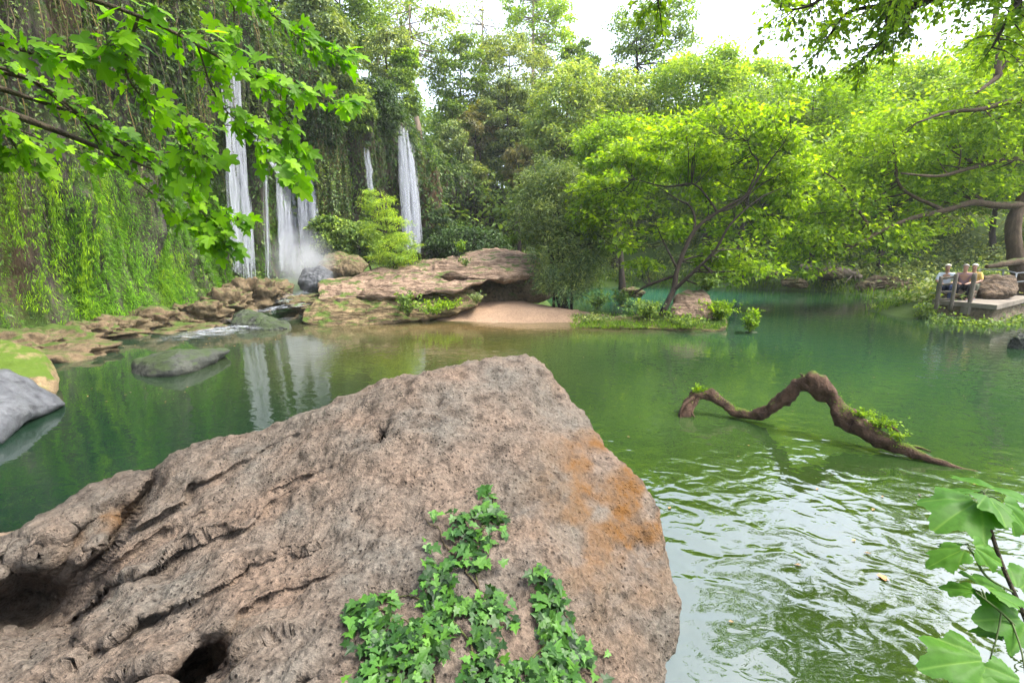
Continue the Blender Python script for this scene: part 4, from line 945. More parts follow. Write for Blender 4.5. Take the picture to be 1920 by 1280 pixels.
for q in pts:
    h, n = boulder_hit(*q)
    if h is None: continue
    tt = (h - CAM) @ FWD
    lift = R.uniform(.012, .05)
    n2 = unit(n * .75 + np.array([0, -.12, .65]) + .38 * R.normal(size=3))
    dd = unit(np.array([0, -.55, -.6]) + .75 * R.normal(size=3)); dd = unit(dd - n2 * (dd @ n2))
    P_.append(h + n * lift); D_.append(dd); N_.append(n2); S_l.append(np.clip(R.uniform(13, 31) * tt / F * (1.0 if q[1] > 1050 else .85), .014, .06)); E_.append((h, n))
root = thing('ivy', 'ivy creeping up the front of the huge brown boulder', 'ivy', tuple(boulder_hit(900, 1200)[0]))
g = Geo()
for path in ([(900, 1420), (905, 1250), (895, 1100), (905, 1000), (905, 915)], [(760, 1420), (740, 1260), (700, 1190), (650, 1160)], [(905, 1250), (840, 1150), (770, 1120), (700, 1150)], [(900, 1420), (1000, 1240), (1030, 1160), (1000, 1080)], [(1000, 1240), (1080, 1210), (1140, 1230)],
             [(895, 1100), (850, 1040), (800, 970)], [(905, 1000), (930, 960), (915, 920)], [(820, 1400), (810, 1260), (780, 1180), (690, 1130)], [(960, 1420), (1010, 1300), (1090, 1260), (1130, 1290)]):
    Q = curve(np.array(path, float), 40); Q += 5 * np.stack([vnoise(np.stack([Q[:, 0] / 20, Q[:, 1] / 20, 0 * Q[:, 0] + k], -1), 3) for k in (0, 5)], -1)
    H = [boulder_hit(*q) for q in Q]; H = np.array([h + n * .006 for h, n in H if h is not None])
    if len(H) > 4: g.add(*tube(H, np.linspace(.0045, .002, len(H)), 5))
g.build('stem', M['bark_brown'], root)
V, Fc = leaf_geo(np.array(P_), np.array(D_), np.array(N_), np.array(S_l), IVY); mesh('leaves', V, Fc, M['ivy'], root, smooth=False)

# ------------------------------------------------------------------ the arched driftwood
DW = limb((1262, 800, 6.35, .05), (1285, 775, 6.4, .07), (1294, 752, 6.45, .075), (1312, 738, 6.45, .085), (1340, 744, 6.4, .085), (1372, 768, 6.3, .085), (1412, 779, 6.15, .085), (1448, 762, 6.0, .10), (1485, 733, 5.85, .105), (1512, 716, 5.75, .125), (1530, 720, 5.7, .13), (1562, 752, 5.6, .125), (1592, 788, 5.45, .125),
          (1632, 812, 5.3, .115), (1680, 836, 5.15, .085), (1735, 858, 5.0, .055), (1790, 876, 4.88, .03), (1850, 892, 4.75, .02), n=140)
root = thing('driftwood', 'crooked brown driftwood branch arching out of the green water', 'driftwood', tuple(on_level(1500, 800)))
V, Fc = tube(DW[:, :3], DW[:, 3] * (.74 + .14 * fbm(DW[:, :3] * 3.2, 3, 4)), 22, .9, 5)
V = V + unit(V - DW[np.clip(np.arange(len(V)) // 22, 0, 139), :3]) * (.018 * ridge(V * np.array([9, 9, 9]), 3, 3))[:, None]
mesh('branch', V, Fc, M['drift'], root)
g = Geo()
for P3 in ([(1512, 716, 5.75), (1506, 706, 5.74), (1500, 700, 5.72)], [(1300, 745, 6.4), (1283, 758, 6.36), (1275, 775, 6.33), (1278, 795, 6.3)], [(1312, 740, 6.42), (1298, 770, 6.34), (1302, 782, 6.3)], [(1690, 838, 5.1), (1720, 838, 5.05), (1745, 846, 5.0)], [(1640, 800, 5.3), (1668, 800, 5.2), (1690, 812, 5.15)]):
    L = limb(*[(*a, r) for a, r in zip(P3, np.linspace(.03, .008, len(P3)))], n=12); mesh('stub', *tube(L[:, :3], L[:, 3], 7, .3, 2), M['drift'], root)
def along(L, a, b, n, R, rr):
    k = R.uniform(a, b, n); i = np.clip(k.astype(int), 0, len(L) - 2); return L[i, :3] + (L[i + 1, :3] - L[i, :3]) * (k - i)[:, None] + np.column_stack([R.normal(size=n) * .025, R.normal(size=n) * .025, L[i, 3] * rr])
n = 1500; Pm = np.vstack([along(DW, 12, 50, 550, R, .7), along(DW, 88, 118, 950, R, .75)]); Pm += np.column_stack([R.normal(size=(n, 2)) * .03, -.03 * np.abs(R.normal(size=n))])
V, Fc = leaf_geo(Pm, R.normal(size=(n, 3)) + np.array([0, 0, .6]), rand_dirs(R, n), R.uniform(.012, .035, n), NARROW); mesh('moss', V, Fc, M['moss_hang'], root, smooth=False)
def sprig(base, n, h, spread, size, R, tpl=LEAF):
    g = Geo(); P_, D_, N_, S_ = [], [], [], []
    for i in range(n):
        e = base + np.array([R.normal() * spread, R.normal() * spread, h * R.uniform(.5, 1.1)]); Q = curve([base + R.normal(size=3) * .02, (base + e) / 2 + R.normal(size=3) * .02 * h, e], 8); g.add(*tube(Q, np.linspace(.003, .0015, 8), 4))
        for j in range(9):
            w = R.uniform(.25, 1); b = base + (e - base) * w; d = unit(R.normal(size=3) + np.array([0, 0, .4])); P_.append(b); D_.append(d); N_.append(unit(np.array([0, -.2, .8]) + .4 * R.normal(size=3))); S_.append(size * R.uniform(.5, 1.3))
    return g, leaf_geo(np.array(P_), np.array(D_), np.array(N_), np.array(S_), tpl)
for (q, hh, n_) in (((1648, 800, 5.25), .19, 26), ((1612, 782, 5.35), .12, 12), ((1308, 735, 6.42), .11, 14), ((1690, 822, 5.1), .12, 10)):
    g, (V, Fc) = sprig(at(*q) - [0, 0, .02], n_, hh, hh * .55, .045, R); o = g.build('sprout', M['green_stem'], root); mesh('leaves', V, Fc, M['leaf_bright'], o, smooth=False)
lf = MAPLE; c = on_level(1652, 1082, .012); V, Fc = leaf_geo(c[None], np.array([[1, .4, 0]]), np.array([[0, -.1, 1.0]]), np.array([.06]), lf)
tag(mesh('fallen_leaf', V, Fc, plain_mat('orange_leaf', (.42, .17, .07))), 'single orange dead leaf floating on the rippled water', 'leaf')
# ------------------------------------------------------------------ what grows on the cliff
R = np.random.default_rng(41)
CPX = 960 + F * CG[..., 0] / np.maximum((CG - CAM) @ FWD, .1); CDEP = (CG - CAM) @ FWD; CPY = 640 - F * ((CG - CAM) @ UP) / np.maximum(CDEP, .1)
cavew = 1 - .92 * cave[None] * (1 - sstep(.55, .85, H2))
vis = (CG[..., 1] > 1.0) & (CPX > -420) & (CPX < 1150) & (CPY > -420) & (CPY < 700) & (CG[..., 2] > .15)
area = np.ones(CG.shape[:2]) * np.gradient(arc)[None] * (CH / NH)[None]
cn = fbm(np.stack([U2 * .55, Z * .22, 0 * Z], -1), 4, 55); cn2 = fbm(np.stack([U2 * 1.6, Z * .5, 0 * Z], -1), 3, 56)
def pick(w, n):
    w = (w * vis * area * cavew).ravel(); k = R.choice(w.size, n, p=w / w.sum()); i, j = np.unravel_index(k, CG.shape[:2])
    jj = np.clip(j + 1, 0, NU - 1); ii = np.clip(i + 1, 0, NH - 1); a, b = R.random((n, 1)), R.random((n, 1))
    return CG[i, j] + (CG[i, jj] - CG[i, j]) * a + (CG[ii, j] - CG[i, j]) * b, CNRM[i, j], i, j
def drape(w, n, size, tpl, mat, name, droop=(.25, 1.0), out=.6, lift=.05, kind='stuff', far_grow=True, flat=.5):
    P_, N_, i, j = pick(w, n)
    d = unit(N_ * out + R.normal(size=(n, 3)) * .4 + np.array([0, 0, -1.0]) * R.uniform(droop[0], droop[1], (n, 1)))
    nn = unit(N_ * flat + np.array([0, 0, .6]) + .35 * R.normal(size=(n, 3)))
    s = size * R.uniform(.55, 1.4, n) * (np.clip(CDEP[i, j] / 14, .75, 1.7) if far_grow else 1)
    V, Fc = leaf_geo(P_ + N_ * (lift + R.random((n, 1)) * .14), d, nn, s, tpl)
    return tag(mesh(name, V, Fc, M[mat], smooth=False), kind=kind)
leftw = sstep(470, 330, CPX); low = sstep(230, 380, CPY)
drape((.12 + sstep(-.30, .25, cn)) * (.10 + leftw * low * 1.6) * sstep(700, 560, CPX) * (1 - .75 * leftw * sstep(.05, -.25, cn2)), 130000, .092, BLADE, 'fern', 'ferns', (.15, .9), 1.0)
drape(sstep(-.05, .35, cn2) * (.15 + leftw * low), 24000, .10, BLADE, 'moss_hang', 'moss', (.6, 1.5), .5)
drape((.25 + sstep(-.2, .3, -cn)) * (.35 + sstep(380, 120, CPY)) * (1 - .95 * leftw * low), 34000, .14, LEAF, 'creeper', 'creeper_leaves', (.1, .9), .5, .1)
drape(sstep(-.1, .4, -cn2) * sstep(420, 250, CPY), 12000, .20, NARROW, 'leaf_dark', 'creeper_leaves', (.1, .9), .5, .15)

def strands(name, w, n, ln, mat, leaf=None, per=0, r=.012, kind='stuff', label=None, cat=None, size=.08, PN=None):
    """Roots and vines that hang straight down off the wall."""
    if PN is None: P_, N_, i, j = pick(w, n)
    else: P_, N_ = PN
    g = Geo(); lp = []
    for k in range(len(P_)):
        L = ln * R.uniform(.5, 1.4); st = 9; s = np.linspace(0, 1, st)
        Q = P_[k] + N_[k] * np.array([1, 1, 0]) * (.18 + .25 * np.sqrt(s))[:, None] + np.column_stack([R.normal(size=(st, 2)) * .03, -L * s])
        Q[:, 2] = np.maximum(Q[:, 2], .1); g.add(*tube(Q, np.linspace(r, r * .4, st), 4))
        if per:
            u = R.random(int(per * L)); lp.append(np.column_stack([np.interp(u, s, Q[:, a]) for a in range(3)]))
    o = g.build(name, M[mat])
    if lp:
        lp = np.concatenate(lp); n_ = len(lp)
        V, Fc = leaf_geo(lp, R.normal(size=(n_, 3)) + np.array([0, -.2, -.8]), unit(R.normal(size=(n_, 3)) + np.array([0, -.4, .8])), size * R.uniform(.5, 1.4, n_), LEAF)
        mesh('leaves', V, Fc, M[leaf], o, smooth=False)
    return tag(o, label, cat, kind=kind)
strands('vines', sstep(330, 60, CPY) * sstep(640, 480, CPX) * (.3 + sstep(0, .4, cn)), 460, 2.6, 'dry_vine', 'creeper', 9, .014)
strands('vines', sstep(330, 120, CPY) * sstep(500, 600, CPX) * sstep(860, 760, CPX), 420, 2.2, 'dry_vine', 'leaf_dark', 14, .016, size=.12)

def on_cliff(px, py, out=.25):
    h = cliff_hit(px, py)
    if h is None: return None, None
    d = np.abs(CG - h).sum(-1); i, j = np.unravel_index(np.argmin(d), d.shape)
    return h + CNRM[i, j] * out, CNRM[i, j]
def streak(label, p0, p1, w, n, size, mat, name='hanging_moss'):
    P_, N_ = [], []
    for k in range(n):
        s = R.random(); a = on_cliff(p0[0] + (p1[0] - p0[0]) * s + R.normal() * w * .5, p0[1] + (p1[1] - p0[1]) * s, R.uniform(.05, .40))
        if a[0] is not None: P_.append(a[0]); N_.append(a[1])
    P_, N_ = np.array(P_), np.array(N_); n = len(P_)
    d = unit(N_ * .5 + np.array([0, 0, -1.0]) + .35 * R.normal(size=(n, 3)))
    V, Fc = leaf_geo(P_, d, unit(N_ + np.array([0, 0, .5]) + .3 * R.normal(size=(n, 3))), size * R.uniform(.6, 1.4, n), BLADE)
    return tag(mesh(name, V, Fc, M[mat], smooth=False), label, 'moss')
_bs = streak
def streak(label, p0, p1, w, n, size, mat, name='hanging_moss'): return _bs(label, p0, p1, w, int(n * 2.0), size * .66, mat, name)
streak('bright lime moss streak hanging the full height of the left wall', (182, 318), (150, 600), 17, 900, .17, 'moss_hang')
streak('broad yellow green moss curtain left of the bright streak', (105, 300), (78, 580), 34, 900, .16, 'moss_hang')
streak('bright moss patch at the far left edge of the wall', (20, 300), (36, 460), 24, 420, .16, 'moss_hang')
streak('leafy green moss curtain just right of the bright streak', (262, 455), (240, 596), 30, 800, .16, 'fern')
streak('soft green moss curtain under the lowest fig leaves', (315, 470), (300, 590), 26, 600, .16, 'moss_hang')
streak('yellow green moss stripe down the tufa beside the spray', (572, 395), (568, 500), 7, 240, .2, 'moss_hang')
streak('moss stripe on the tufa right of the dark vine curtain', (655, 330), (648, 430), 8, 240, .22, 'moss_hang')
streak('bright grass spilling over the lip beside the white waterfall', (798, 225), (816, 320), 9, 420, .30, 'grass')

BUSH = [('grey leaved shrub spreading over the cliff top above the fig tips', 590, 90, 68, 100, 24.5, 'leaf_grey', 150), ('grey green shrub at the top edge left of the grey cliff shrub', 530, 20, 50, 70, 23.5, 'leaf_grey', 80),
        ('dark leafy creeper cushion left of the white waterfall lip', 700, 205, 50, 55, 27.5, 'leaf_dark', 90), ('green creeper cushion above the vine curtain', 640, 200, 55, 60, 26, 'leaf_mid', 90),
        ('fresh green bush just above the white waterfall lip', 745, 185, 42, 55, 29, 'leaf_mid', 70), ('olive shrub at the cliff edge above the fresh green bush', 735, 110, 48, 55, 30, 'leaf_olive', 70),
        ('small bright bush leaning out above the white waterfall', 760, 110, 26, 18, 29, 'leaf_bright', 26), ('dark hanging shrub above the vine curtain', 600, 225, 36, 50, 25, 'leaf_dark', 60),
        ('olive bush on the cliff right of the tufa column', 850, 300, 34, 70, 33.5, 'leaf_grey', 70), ('green hummock at the foot of the vine curtain', 625, 440, 40, 40, 22, 'leaf_mid', 60),
        ('grassy green hummock behind the lime sapling', 680, 450, 40, 36, 22.5, 'leaf_mid', 50), ('dark bush at the foot of the dark recess', 880, 455, 70, 28, 27, 'leaf_dark', 70), ('dim green bush right of the tufa column foot', 825, 440, 30, 50, 28, 'leaf_dark', 60)]
for k, (lab, cx, cy, w, h, tt, mat, ncl) in enumerate(BUSH):
    a = on_cliff(cx, cy, .1)[0]
    if a is not None: tt = min(tt, (a - CAM) @ FWD - .1)
    e = px_ell(cx, cy, w, h, tt, w * .55); b = np.array(e[:3]) + np.array([-.3, .5, -e[5] * .8])
    tree('cliff_bush', lab, 'bush', tuple(b), [e], ncl, 110, .15, mat, seed=500 + k, rad=e[3] * .34, r0=.05, stems=3, droop=.5, group='bushes on the cliff')

# the dark vine curtain
PN = []
for k in range(260):
    a = on_cliff(R.uniform(588, 648), R.uniform(235, 330), .15)
    if a[0] is not None: PN.append(a)
strands('vine_curtain', None, 0, 3.0, 'dry_vine', 'creeper', 22, .02, kind=None, label='dark curtain of dead vines hanging right of the main waterfall', cat='vines', size=.13, PN=(np.array([a for a, b in PN]), np.array([b for a, b in PN])))

# ------------------------------------------------------------------ shrubs and plants round the middle of the pool
tree('willow_shrub', 'big grey green willow shrub at the right end of the slab', 'shrub', tuple(at(1060, 560, 16.4)),
     [px_ell(1035, 390, 72, 80, 17.2, 70), px_ell(1085, 460, 70, 70, 16.6, 60), px_ell(1020, 350, 45, 55, 17.5, 45), px_ell(1065, 525, 62, 36, 16.0, 45), px_ell(1120, 440, 36, 60, 17, 45), px_ell(1035, 500, 40, 40, 16.4, 30)], 260, 150, .13, 'leaf_willow', 'bark', seed=601, rad=.5, stems=6, r0=.06, flat=.8, tpl=NARROW, up=.5, shell=.3)
tree('lime_sapling', 'feathery lime green sapling glowing in front of the white waterfall', 'sapling', tuple(at(748, 505, 18.2)),
     [px_ell(712, 385, 34, 30, 18.4, 34), px_ell(722, 425, 48, 26, 18.3, 40), px_ell(740, 460, 54, 24, 18.1, 40), px_ell(748, 486, 60, 14, 17.9, 40)], 130, 90, .10, 'leaf_lime', 'bark', seed=602, rad=.34, stems=3, r0=.04, flat=.28, tpl=NARROW, shell=.2)
PL = [('pale green tuft growing on top of the slab', 962, 462, 17.8, .62, .45, .12, 'grass', 44), ('tall leafy clump on the mossy ledge', 765, 592, 14.4, .75, .40, .12, 'leaf_mid', 40), ('lower leafy clump right of the tall one on the ledge', 812, 590, 14.5, .45, .5, .10, 'leaf_bright', 40),
      ('small leafy clump at the right end of the ledge', 848, 580, 14.9, .35, .4, .10, 'leaf_bright', 26), ('little bright tuft on the left of the slab crest', 866, 474, 18.3, .45, .28, .12, 'leaf_bright', 20), ('green tuft standing on the tiny rock in open water', 1406, 624, 12.8, .62, .26, .10, 'leaf_bright', 60),
      ('bushy green plant at the left foot of the leaning tree', 1215, 596, 13.8, .55, .75, .10, 'leaf_mid', 90), ('bright cushion plant at the right tip of the island', 1348, 600, 13.5, .55, .45, .10, 'leaf_bright', 110), ('leafy plant over the right end of the tan island rock', 1325, 545, 14.2, .55, .5, .11, 'leaf_mid', 70),
      ('trailing plant at the waterline in front of the tan island rock', 1285, 612, 13.2, .32, .7, .09, 'leaf_mid', 100), ('low olive plant on the left tip of the island', 1110, 606, 13.9, .28, .55, .08, 'leaf_olive', 50), ('shrubby plant between the willow and the island', 1120, 580, 15.0, .55, .55, .10, 'leaf_mid', 50), ('low plant hiding the water behind the island', 1165, 572, 15.6, .5, .5, .10, 'leaf_mid', 46),
      ('small plant growing from the slab face', 872, 500, 17.0, .3, .3, .09, 'leaf_olive', 18), ('dark plant at the shaded end under the slab', 895, 568, 15.2, .35, .3, .09, 'leaf_olive', 24)]
for k, (lab, cx, cy, tt, hh, sp, sz, mat, n_) in enumerate(PL):
    b = at(cx, cy, tt); root = thing('plant', lab, 'plant', tuple(b), 'small plants on rocks and banks')
    g, (V, Fc) = sprig(b, n_, hh, sp * .55, sz, R, NARROW if mat == 'grass' else LEAF); g.build('stem', M['green_stem'], root); mesh('leaves', V, Fc, M[mat], root, smooth=False)

# ------------------------------------------------------------------ far banks: undergrowth, grass, woods on the slopes
def bank_scatter(n, x0, x1, y0, y1, cond):
    x = R.uniform(x0, x1, n); y = R.uniform(y0, y1, n); sd = poly_dist(x, y, POOL); bd = poly_dist(x, y, BACK); k = cond(x, y, sd) & (bd > .3)
    x, y, sd = x[k], y[k], sd[k]; return np.column_stack([x, y, ground_h(x, y)]), sd
C, sd = bank_scatter(3200, -3, 34, 15, 46, lambda x, y, s: (s > .6) & (s < 14) & (y > 18 - .2 * x))
C = C[fbm(C * .35, 3, 66) > -.15][:1500]
C[:, 2] += R.uniform(.05, .9, len(C)) * np.clip(.3 + .2 * (C[:, 1] - 20) / 6, .3, 1.6)
V, Fc = clump_leaves(R, C, 48, R.uniform(.35, .9, len(C)), .6, .17, LEAF)
tag(mesh('undergrowth', V, Fc, M['leaf_olive'], smooth=False), kind='stuff')
C, sd = bank_scatter(2600, -6, 60, 30, 70, lambda x, y, s: (s > 5))
C[:, 2] += R.uniform(.3, 4.5, len(C)); C = C[:1500]
nW = 1700; wp = R.uniform(770, 1900, nW); top_ = 190 + 60 * fbm(np.column_stack([wp / 90, 0 * wp, 0 * wp]), 3, 5) - 20 * (wp > 1130); wq = top_ + (380 - top_) * R.random(nW)
C = np.vstack([C, at(wp, wq, R.uniform(44, 52, nW))])
V, Fc = clump_leaves(R, C, 70, R.uniform(.9, 1.9, len(C)), .7, .32, LEAF)
tag(mesh('woods', V, Fc, M['leaf_mid'], smooth=False), kind='stuff')
C, sd = bank_scatter(30000, 2, 24, 16, 32, lambda x, y, s: (s > -.05) & (s < 1.6))
C = C[fbm(C * .8, 3, 12) > -.1]; n = len(C)
V, Fc = leaf_geo(C, np.array([0, 0, 1.0]) + .35 * R.normal(size=(n, 3)), R.normal(size=(n, 3)) * np.array([1, 1, .2]), R.uniform(.15, .45, n), BLADE)
tag(mesh('grass', V, Fc, M['grass'], smooth=False), kind='stuff')
C = np.column_stack([R.uniform(-9.5, -5, 260), R.uniform(6.5, 12, 260), np.full(260, .008)]); C = C[fbm(C * .6, 3, 4) > -.05]; C = np.vstack([C, np.column_stack([R.uniform(.8, 8, 90), R.uniform(2.2, 11, 90), np.full(90, .009)])]); n = len(C)
V, Fc = leaf_geo(C, R.normal(size=(n, 3)) * np.array([1, 1, 0]) + 1e-3, np.array([[0, 0, 1.0]]) + .05 * R.normal(size=(n, 3)), R.uniform(.02, .05, n), LEAF)
tag(mesh('floating_debris', V, Fc, M['dead'], smooth=False), kind='stuff')

n = 2600; q = np.array([on_level(a, b, .16) for a, b in zip(R.uniform(1070, 1365, n), R.uniform(592, 616, n))]); V, Fc = leaf_geo(q, np.array([0, 0, .8]) + .6 * R.normal(size=(n, 3)), R.normal(size=(n, 3)) * np.array([1, 1, .3]), R.uniform(.06, .20, n), BLADE)
tag(mesh('grass', V, Fc, M['grass'], smooth=False), kind='stuff')
# fallen log, tangled roots
L = limb((1500, 500, 26.5, .12), (1540, 503, 26, .18), (1590, 512, 25.5, .20), (1615, 520, 25.2, .18), n=40)
root = thing('fallen_log', 'pale fallen log lying on the far bank behind the grassy shore', 'log', tuple(L[20, :3]))
mesh('log', *tube(L[:, :3], L[:, 3], 12, .5, 8), M['bark_pale'], root); g = Geo()
for k in range(9):
    a = L[6 + 3 * k, :3]; g.add(*tube(curve([a, a + [R.normal() * .3, -.3, .3 * R.normal()], a + [R.normal() * .6, -.6, -.4]], 8), np.linspace(.05, .015, 8), 5))
g.build('branch', M['bark_pale'], root)
c = at(1664, 542, 24); root = thing('root_tangle', 'tangle of bare roots at the waterline below the long limbs', 'roots', tuple(c)); g = Geo()
for k in range(34):
    a = c + R.normal(size=3) * np.array([.55, .4, .12]) + [0, .3, .35]; e = a + np.array([R.normal() * .8, -.5 * R.random(), -.75 * R.random() - .2]); g.add(*tube(curve([a, (a + e) / 2 + R.normal(size=3) * .2, e], 10), np.linspace(.06, .018, 10) * R.uniform(.6, 1.5), 5, .3, k))
g.build('roots', M['bark_brown'], root)
mesh('stump', *tube(curve([c + [-.8, .5, .25], c + [0, .4, .5], c + [.9, .4, .2]], 20), .22, 10, .6, 9), M['bark_brown'], root)

# ------------------------------------------------------------------ viewing platform with railing, rocks and three people
M['wood'] = bark_mat('weathered_wood', (.12, .10, .075), (.20, .17, .13)); M['concrete'] = plain_mat('pale_concrete', (.18, .155, .125), .9, .2, .3, 3)
M['stone_wall'] = rock_mat('wall_stone', (.16, .12, .08), (.12, .10, .06), (.05, .04, .03), 1.6, moss=(.06, .12, .02), moss_amt=.3, bump=.9); M['steel'] = plain_mat('grey_steel', (.25, .26, .27), .5, .5, .1)
DZ = .60
fr = [on_level(1748, 562, DZ), on_level(1800, 566, DZ), on_level(1870, 572, DZ), on_level(1925, 559, DZ), on_level(2050, 548, DZ)]
fr = np.array(fr)
bk = np.array([q + [q[0] * .19, q[1] * .19, 0] for q in fr])
def prism(A, B, z0, z1):
    n = len(A); V = np.vstack([np.column_stack([A[:, :2], np.full(n, z)]) for z in (z0, z1)] + [np.column_stack([B[:, :2], np.full(n, z)]) for z in (z0, z1)])
    q = []
    for i in range(n - 1):
        q += [[i, i + 1, n + i + 1, n + i], [n + i, n + i + 1, 3 * n + i + 1, 3 * n + i], [2 * n + i + 1, 2 * n + i, 3 * n + i, 3 * n + i + 1], [i + 1, i, 2 * n + i, 2 * n + i + 1]]
    q += [[0, n, 3 * n, 2 * n], [n - 1, 3 * n - 1, 4 * n - 1, 2 * n - 1]]
    return V, np.array(q)
root = thing('viewing_platform', 'low stone walled platform with a pale concrete edge at the right bank', 'platform', tuple(fr[2] * [1, 1, 0]))
mesh('deck', *prism(fr, bk, DZ - .14, DZ), M['concrete'], root, smooth=False)
rw = resample(fr[:, :2], 90); zz = np.linspace(-.8, DZ - .143, 14)
G = np.stack([np.broadcast_to(rw[None, :, 0], (14, 90)), np.broadcast_to(rw[None, :, 1], (14, 90)), np.broadcast_to(zz[:, None], (14, 90))], -1).copy()
G[..., 1] += .16 - .22 * np.abs(fbm(G * 2.2, 4, 7)) - .12 * sstep(.3, -.3, G[..., 2])
mesh('retaining_wall', G.reshape(-1, 3), grid_faces(14, 90), M['stone_wall'], root)
for k, (cx, cy, w, h, lab) in enumerate([(1737, 580, 15, 15, 'bright green plants hanging off the left corner of the platform'), (1785, 600, 40, 8, 'mossy plants at the waterline under the wooden frame'), (1848, 606, 36, 6, 'mossy plants at the waterline under the platform edge'), (1905, 600, 26, 8, 'mossy plants at the waterline by the right edge')]):
    b = at(cx, cy + h, (15.5, 14.75, 14.15, 14.9)[k]); s = 15.3 / F; root = thing('plant', lab, 'plant', tuple(b), 'plants along the platform')
    n = 420; P_ = b + np.column_stack([R.normal(size=n) * w * s * .55, R.normal(size=n) * .12, np.abs(R.normal(size=n)) * h * s * .9]); g = Geo()
    for q in P_[:14]: g.add(*tube(curve([b, (b + q) / 2, q], 5), .006, 4))
    g.build('stem', M['green_stem'], root); V, Fc = leaf_geo(P_, R.normal(size=(n, 3)), np.array([0, -.3, .8]) + .5 * R.normal(size=(n, 3)), R.uniform(.05, .13, n), LEAF); mesh('leaves', V, Fc, M['leaf_mid'], root, smooth=False)
def post(px, py0, py1, t, r=.045):
    b = at(px, py1, t); tp = b.copy(); tp[2] = at(px, py0, t)[2]; b[2] = min(b[2], DZ - .25); return b, tp
root = thing('ladder_railing', 'ladder like wooden railing frame at the left corner of the platform', 'railing', tuple(at(1768, 566, 15.2)))
pp = [post(1755, 518, 575, 15.2), post(1783, 513, 572, 15.0)]
for b, tp in pp: mesh('post', *tube(curve([b, (b + tp) / 2 + [.01, 0, 0], tp], 8), .055, 8, .2, 3), M['wood'], root)
for f in (.30, .52, .74, .93):
    a, b = pp[0][0] * (1 - f) + pp[0][1] * f, pp[1][0] * (1 - f) + pp[1][1] * f; mesh('rung', *tube(np.array([a, (a + b) / 2, b]), .035, 7, .2, 4), M['wood'], root)
b, tp = post(1816, 512, 578, 14.9); root = thing('wooden_post', 'single wooden post on a concrete foot in front of the seated people', 'post', tuple(b))
mesh('post', *tube(curve([b, (b + tp) / 2 + [.012, 0, 0], tp], 8), .06, 8, .2, 3), M['wood'], root); mesh('foot', *box(b[0] - .13, b[0] + .13, b[1] - .13, b[1] + .13, b[2] - .12, b[2] + .12), M['concrete'], root, smooth=False)
root = thing('steel_railing', 'thin grey steel handrail behind the rock pile on the platform', 'railing', tuple(at(1880, 545, 17)))
sp_ = [at(a, b, c) for a, b, c in ((1838, 505, 17.6), (1882, 506, 17.3), (1906, 512, 17.0), (1960, 508, 17.0))]
for q in sp_: b = q.copy(); b[2] = DZ - .1; mesh('post', *tube(np.array([b, (b + q) / 2, q]), .028, 7), M['steel'], root)
for dz in (0, -.32):
    for a, b in zip(sp_[:-1], sp_[1:]): mesh('rail', *tube(np.array([a, (a + b) / 2, b]) + [0, 0, dz], .022, 6), M['steel'], root)
tag(outline_rock('platform_rock', [(1828, 530), (1840, 521), (1870, 520), (1895, 524), (1903, 538), (1900, 552), (1870, 556), (1845, 552), (1830, 546)], [(1828, 540, 16.4), (1870, 520, 16.8), (1900, 552, 15.9), (1850, 552, 16.0)], 1.0, M['brown_rock'], bulge=.3, n=120, amp=.14, freq=1.8, seed=33, strata=.12), 'large layered brown rock lying on the platform', 'rock')
tag(outline_rock('platform_rock', [(1762, 540), (1790, 536), (1820, 538), (1830, 548), (1818, 558), (1780, 557), (1762, 552)], [(1762, 545, 15.9), (1790, 536, 16.2), (1825, 550, 15.8), (1790, 557, 15.7)], .8, M['brown_rock'], bulge=.25, n=100, amp=.08, freq=2, seed=34), 'low reddish rock bench under the seated people', 'rock')

SKIN = plain_mat('skin', (.36, .20, .14), .5, .3, .08); HAIR = {}
def skin_body(name, J, E, mat, parent):
    """One continuous skinned body: J = {joint: (x, y, z, radius)}, E = bones."""
    ks = list(J); me = bpy.data.meshes.new(name); me.from_pydata([J[k][:3] for k in ks], [(ks.index(a), ks.index(b)) for a, b in E], []); o = bpy.data.objects.new(name, me); COL.objects.link(o)
    sm = o.modifiers.new('Skin', 'SKIN'); ss = o.modifiers.new('Sub', 'SUBSURF'); ss.levels = 2; ss.render_levels = 2
    for k, v in zip(ks, me.skin_vertices[0].data): v.radius = (J[k][3], J[k][3] if len(J[k]) < 5 else J[k][4])
    me.skin_vertices[0].data[0].use_root = True
    dg = bpy.context.evaluated_depsgraph_get(); m2 = bpy.data.meshes.new_from_object(o.evaluated_get(dg)); o.modifiers.clear(); o.data = m2
    m2.materials.clear(); m2.materials.append(mat)
    for p_ in m2.polygons: p_.use_smooth = True
    o.parent = parent; return o
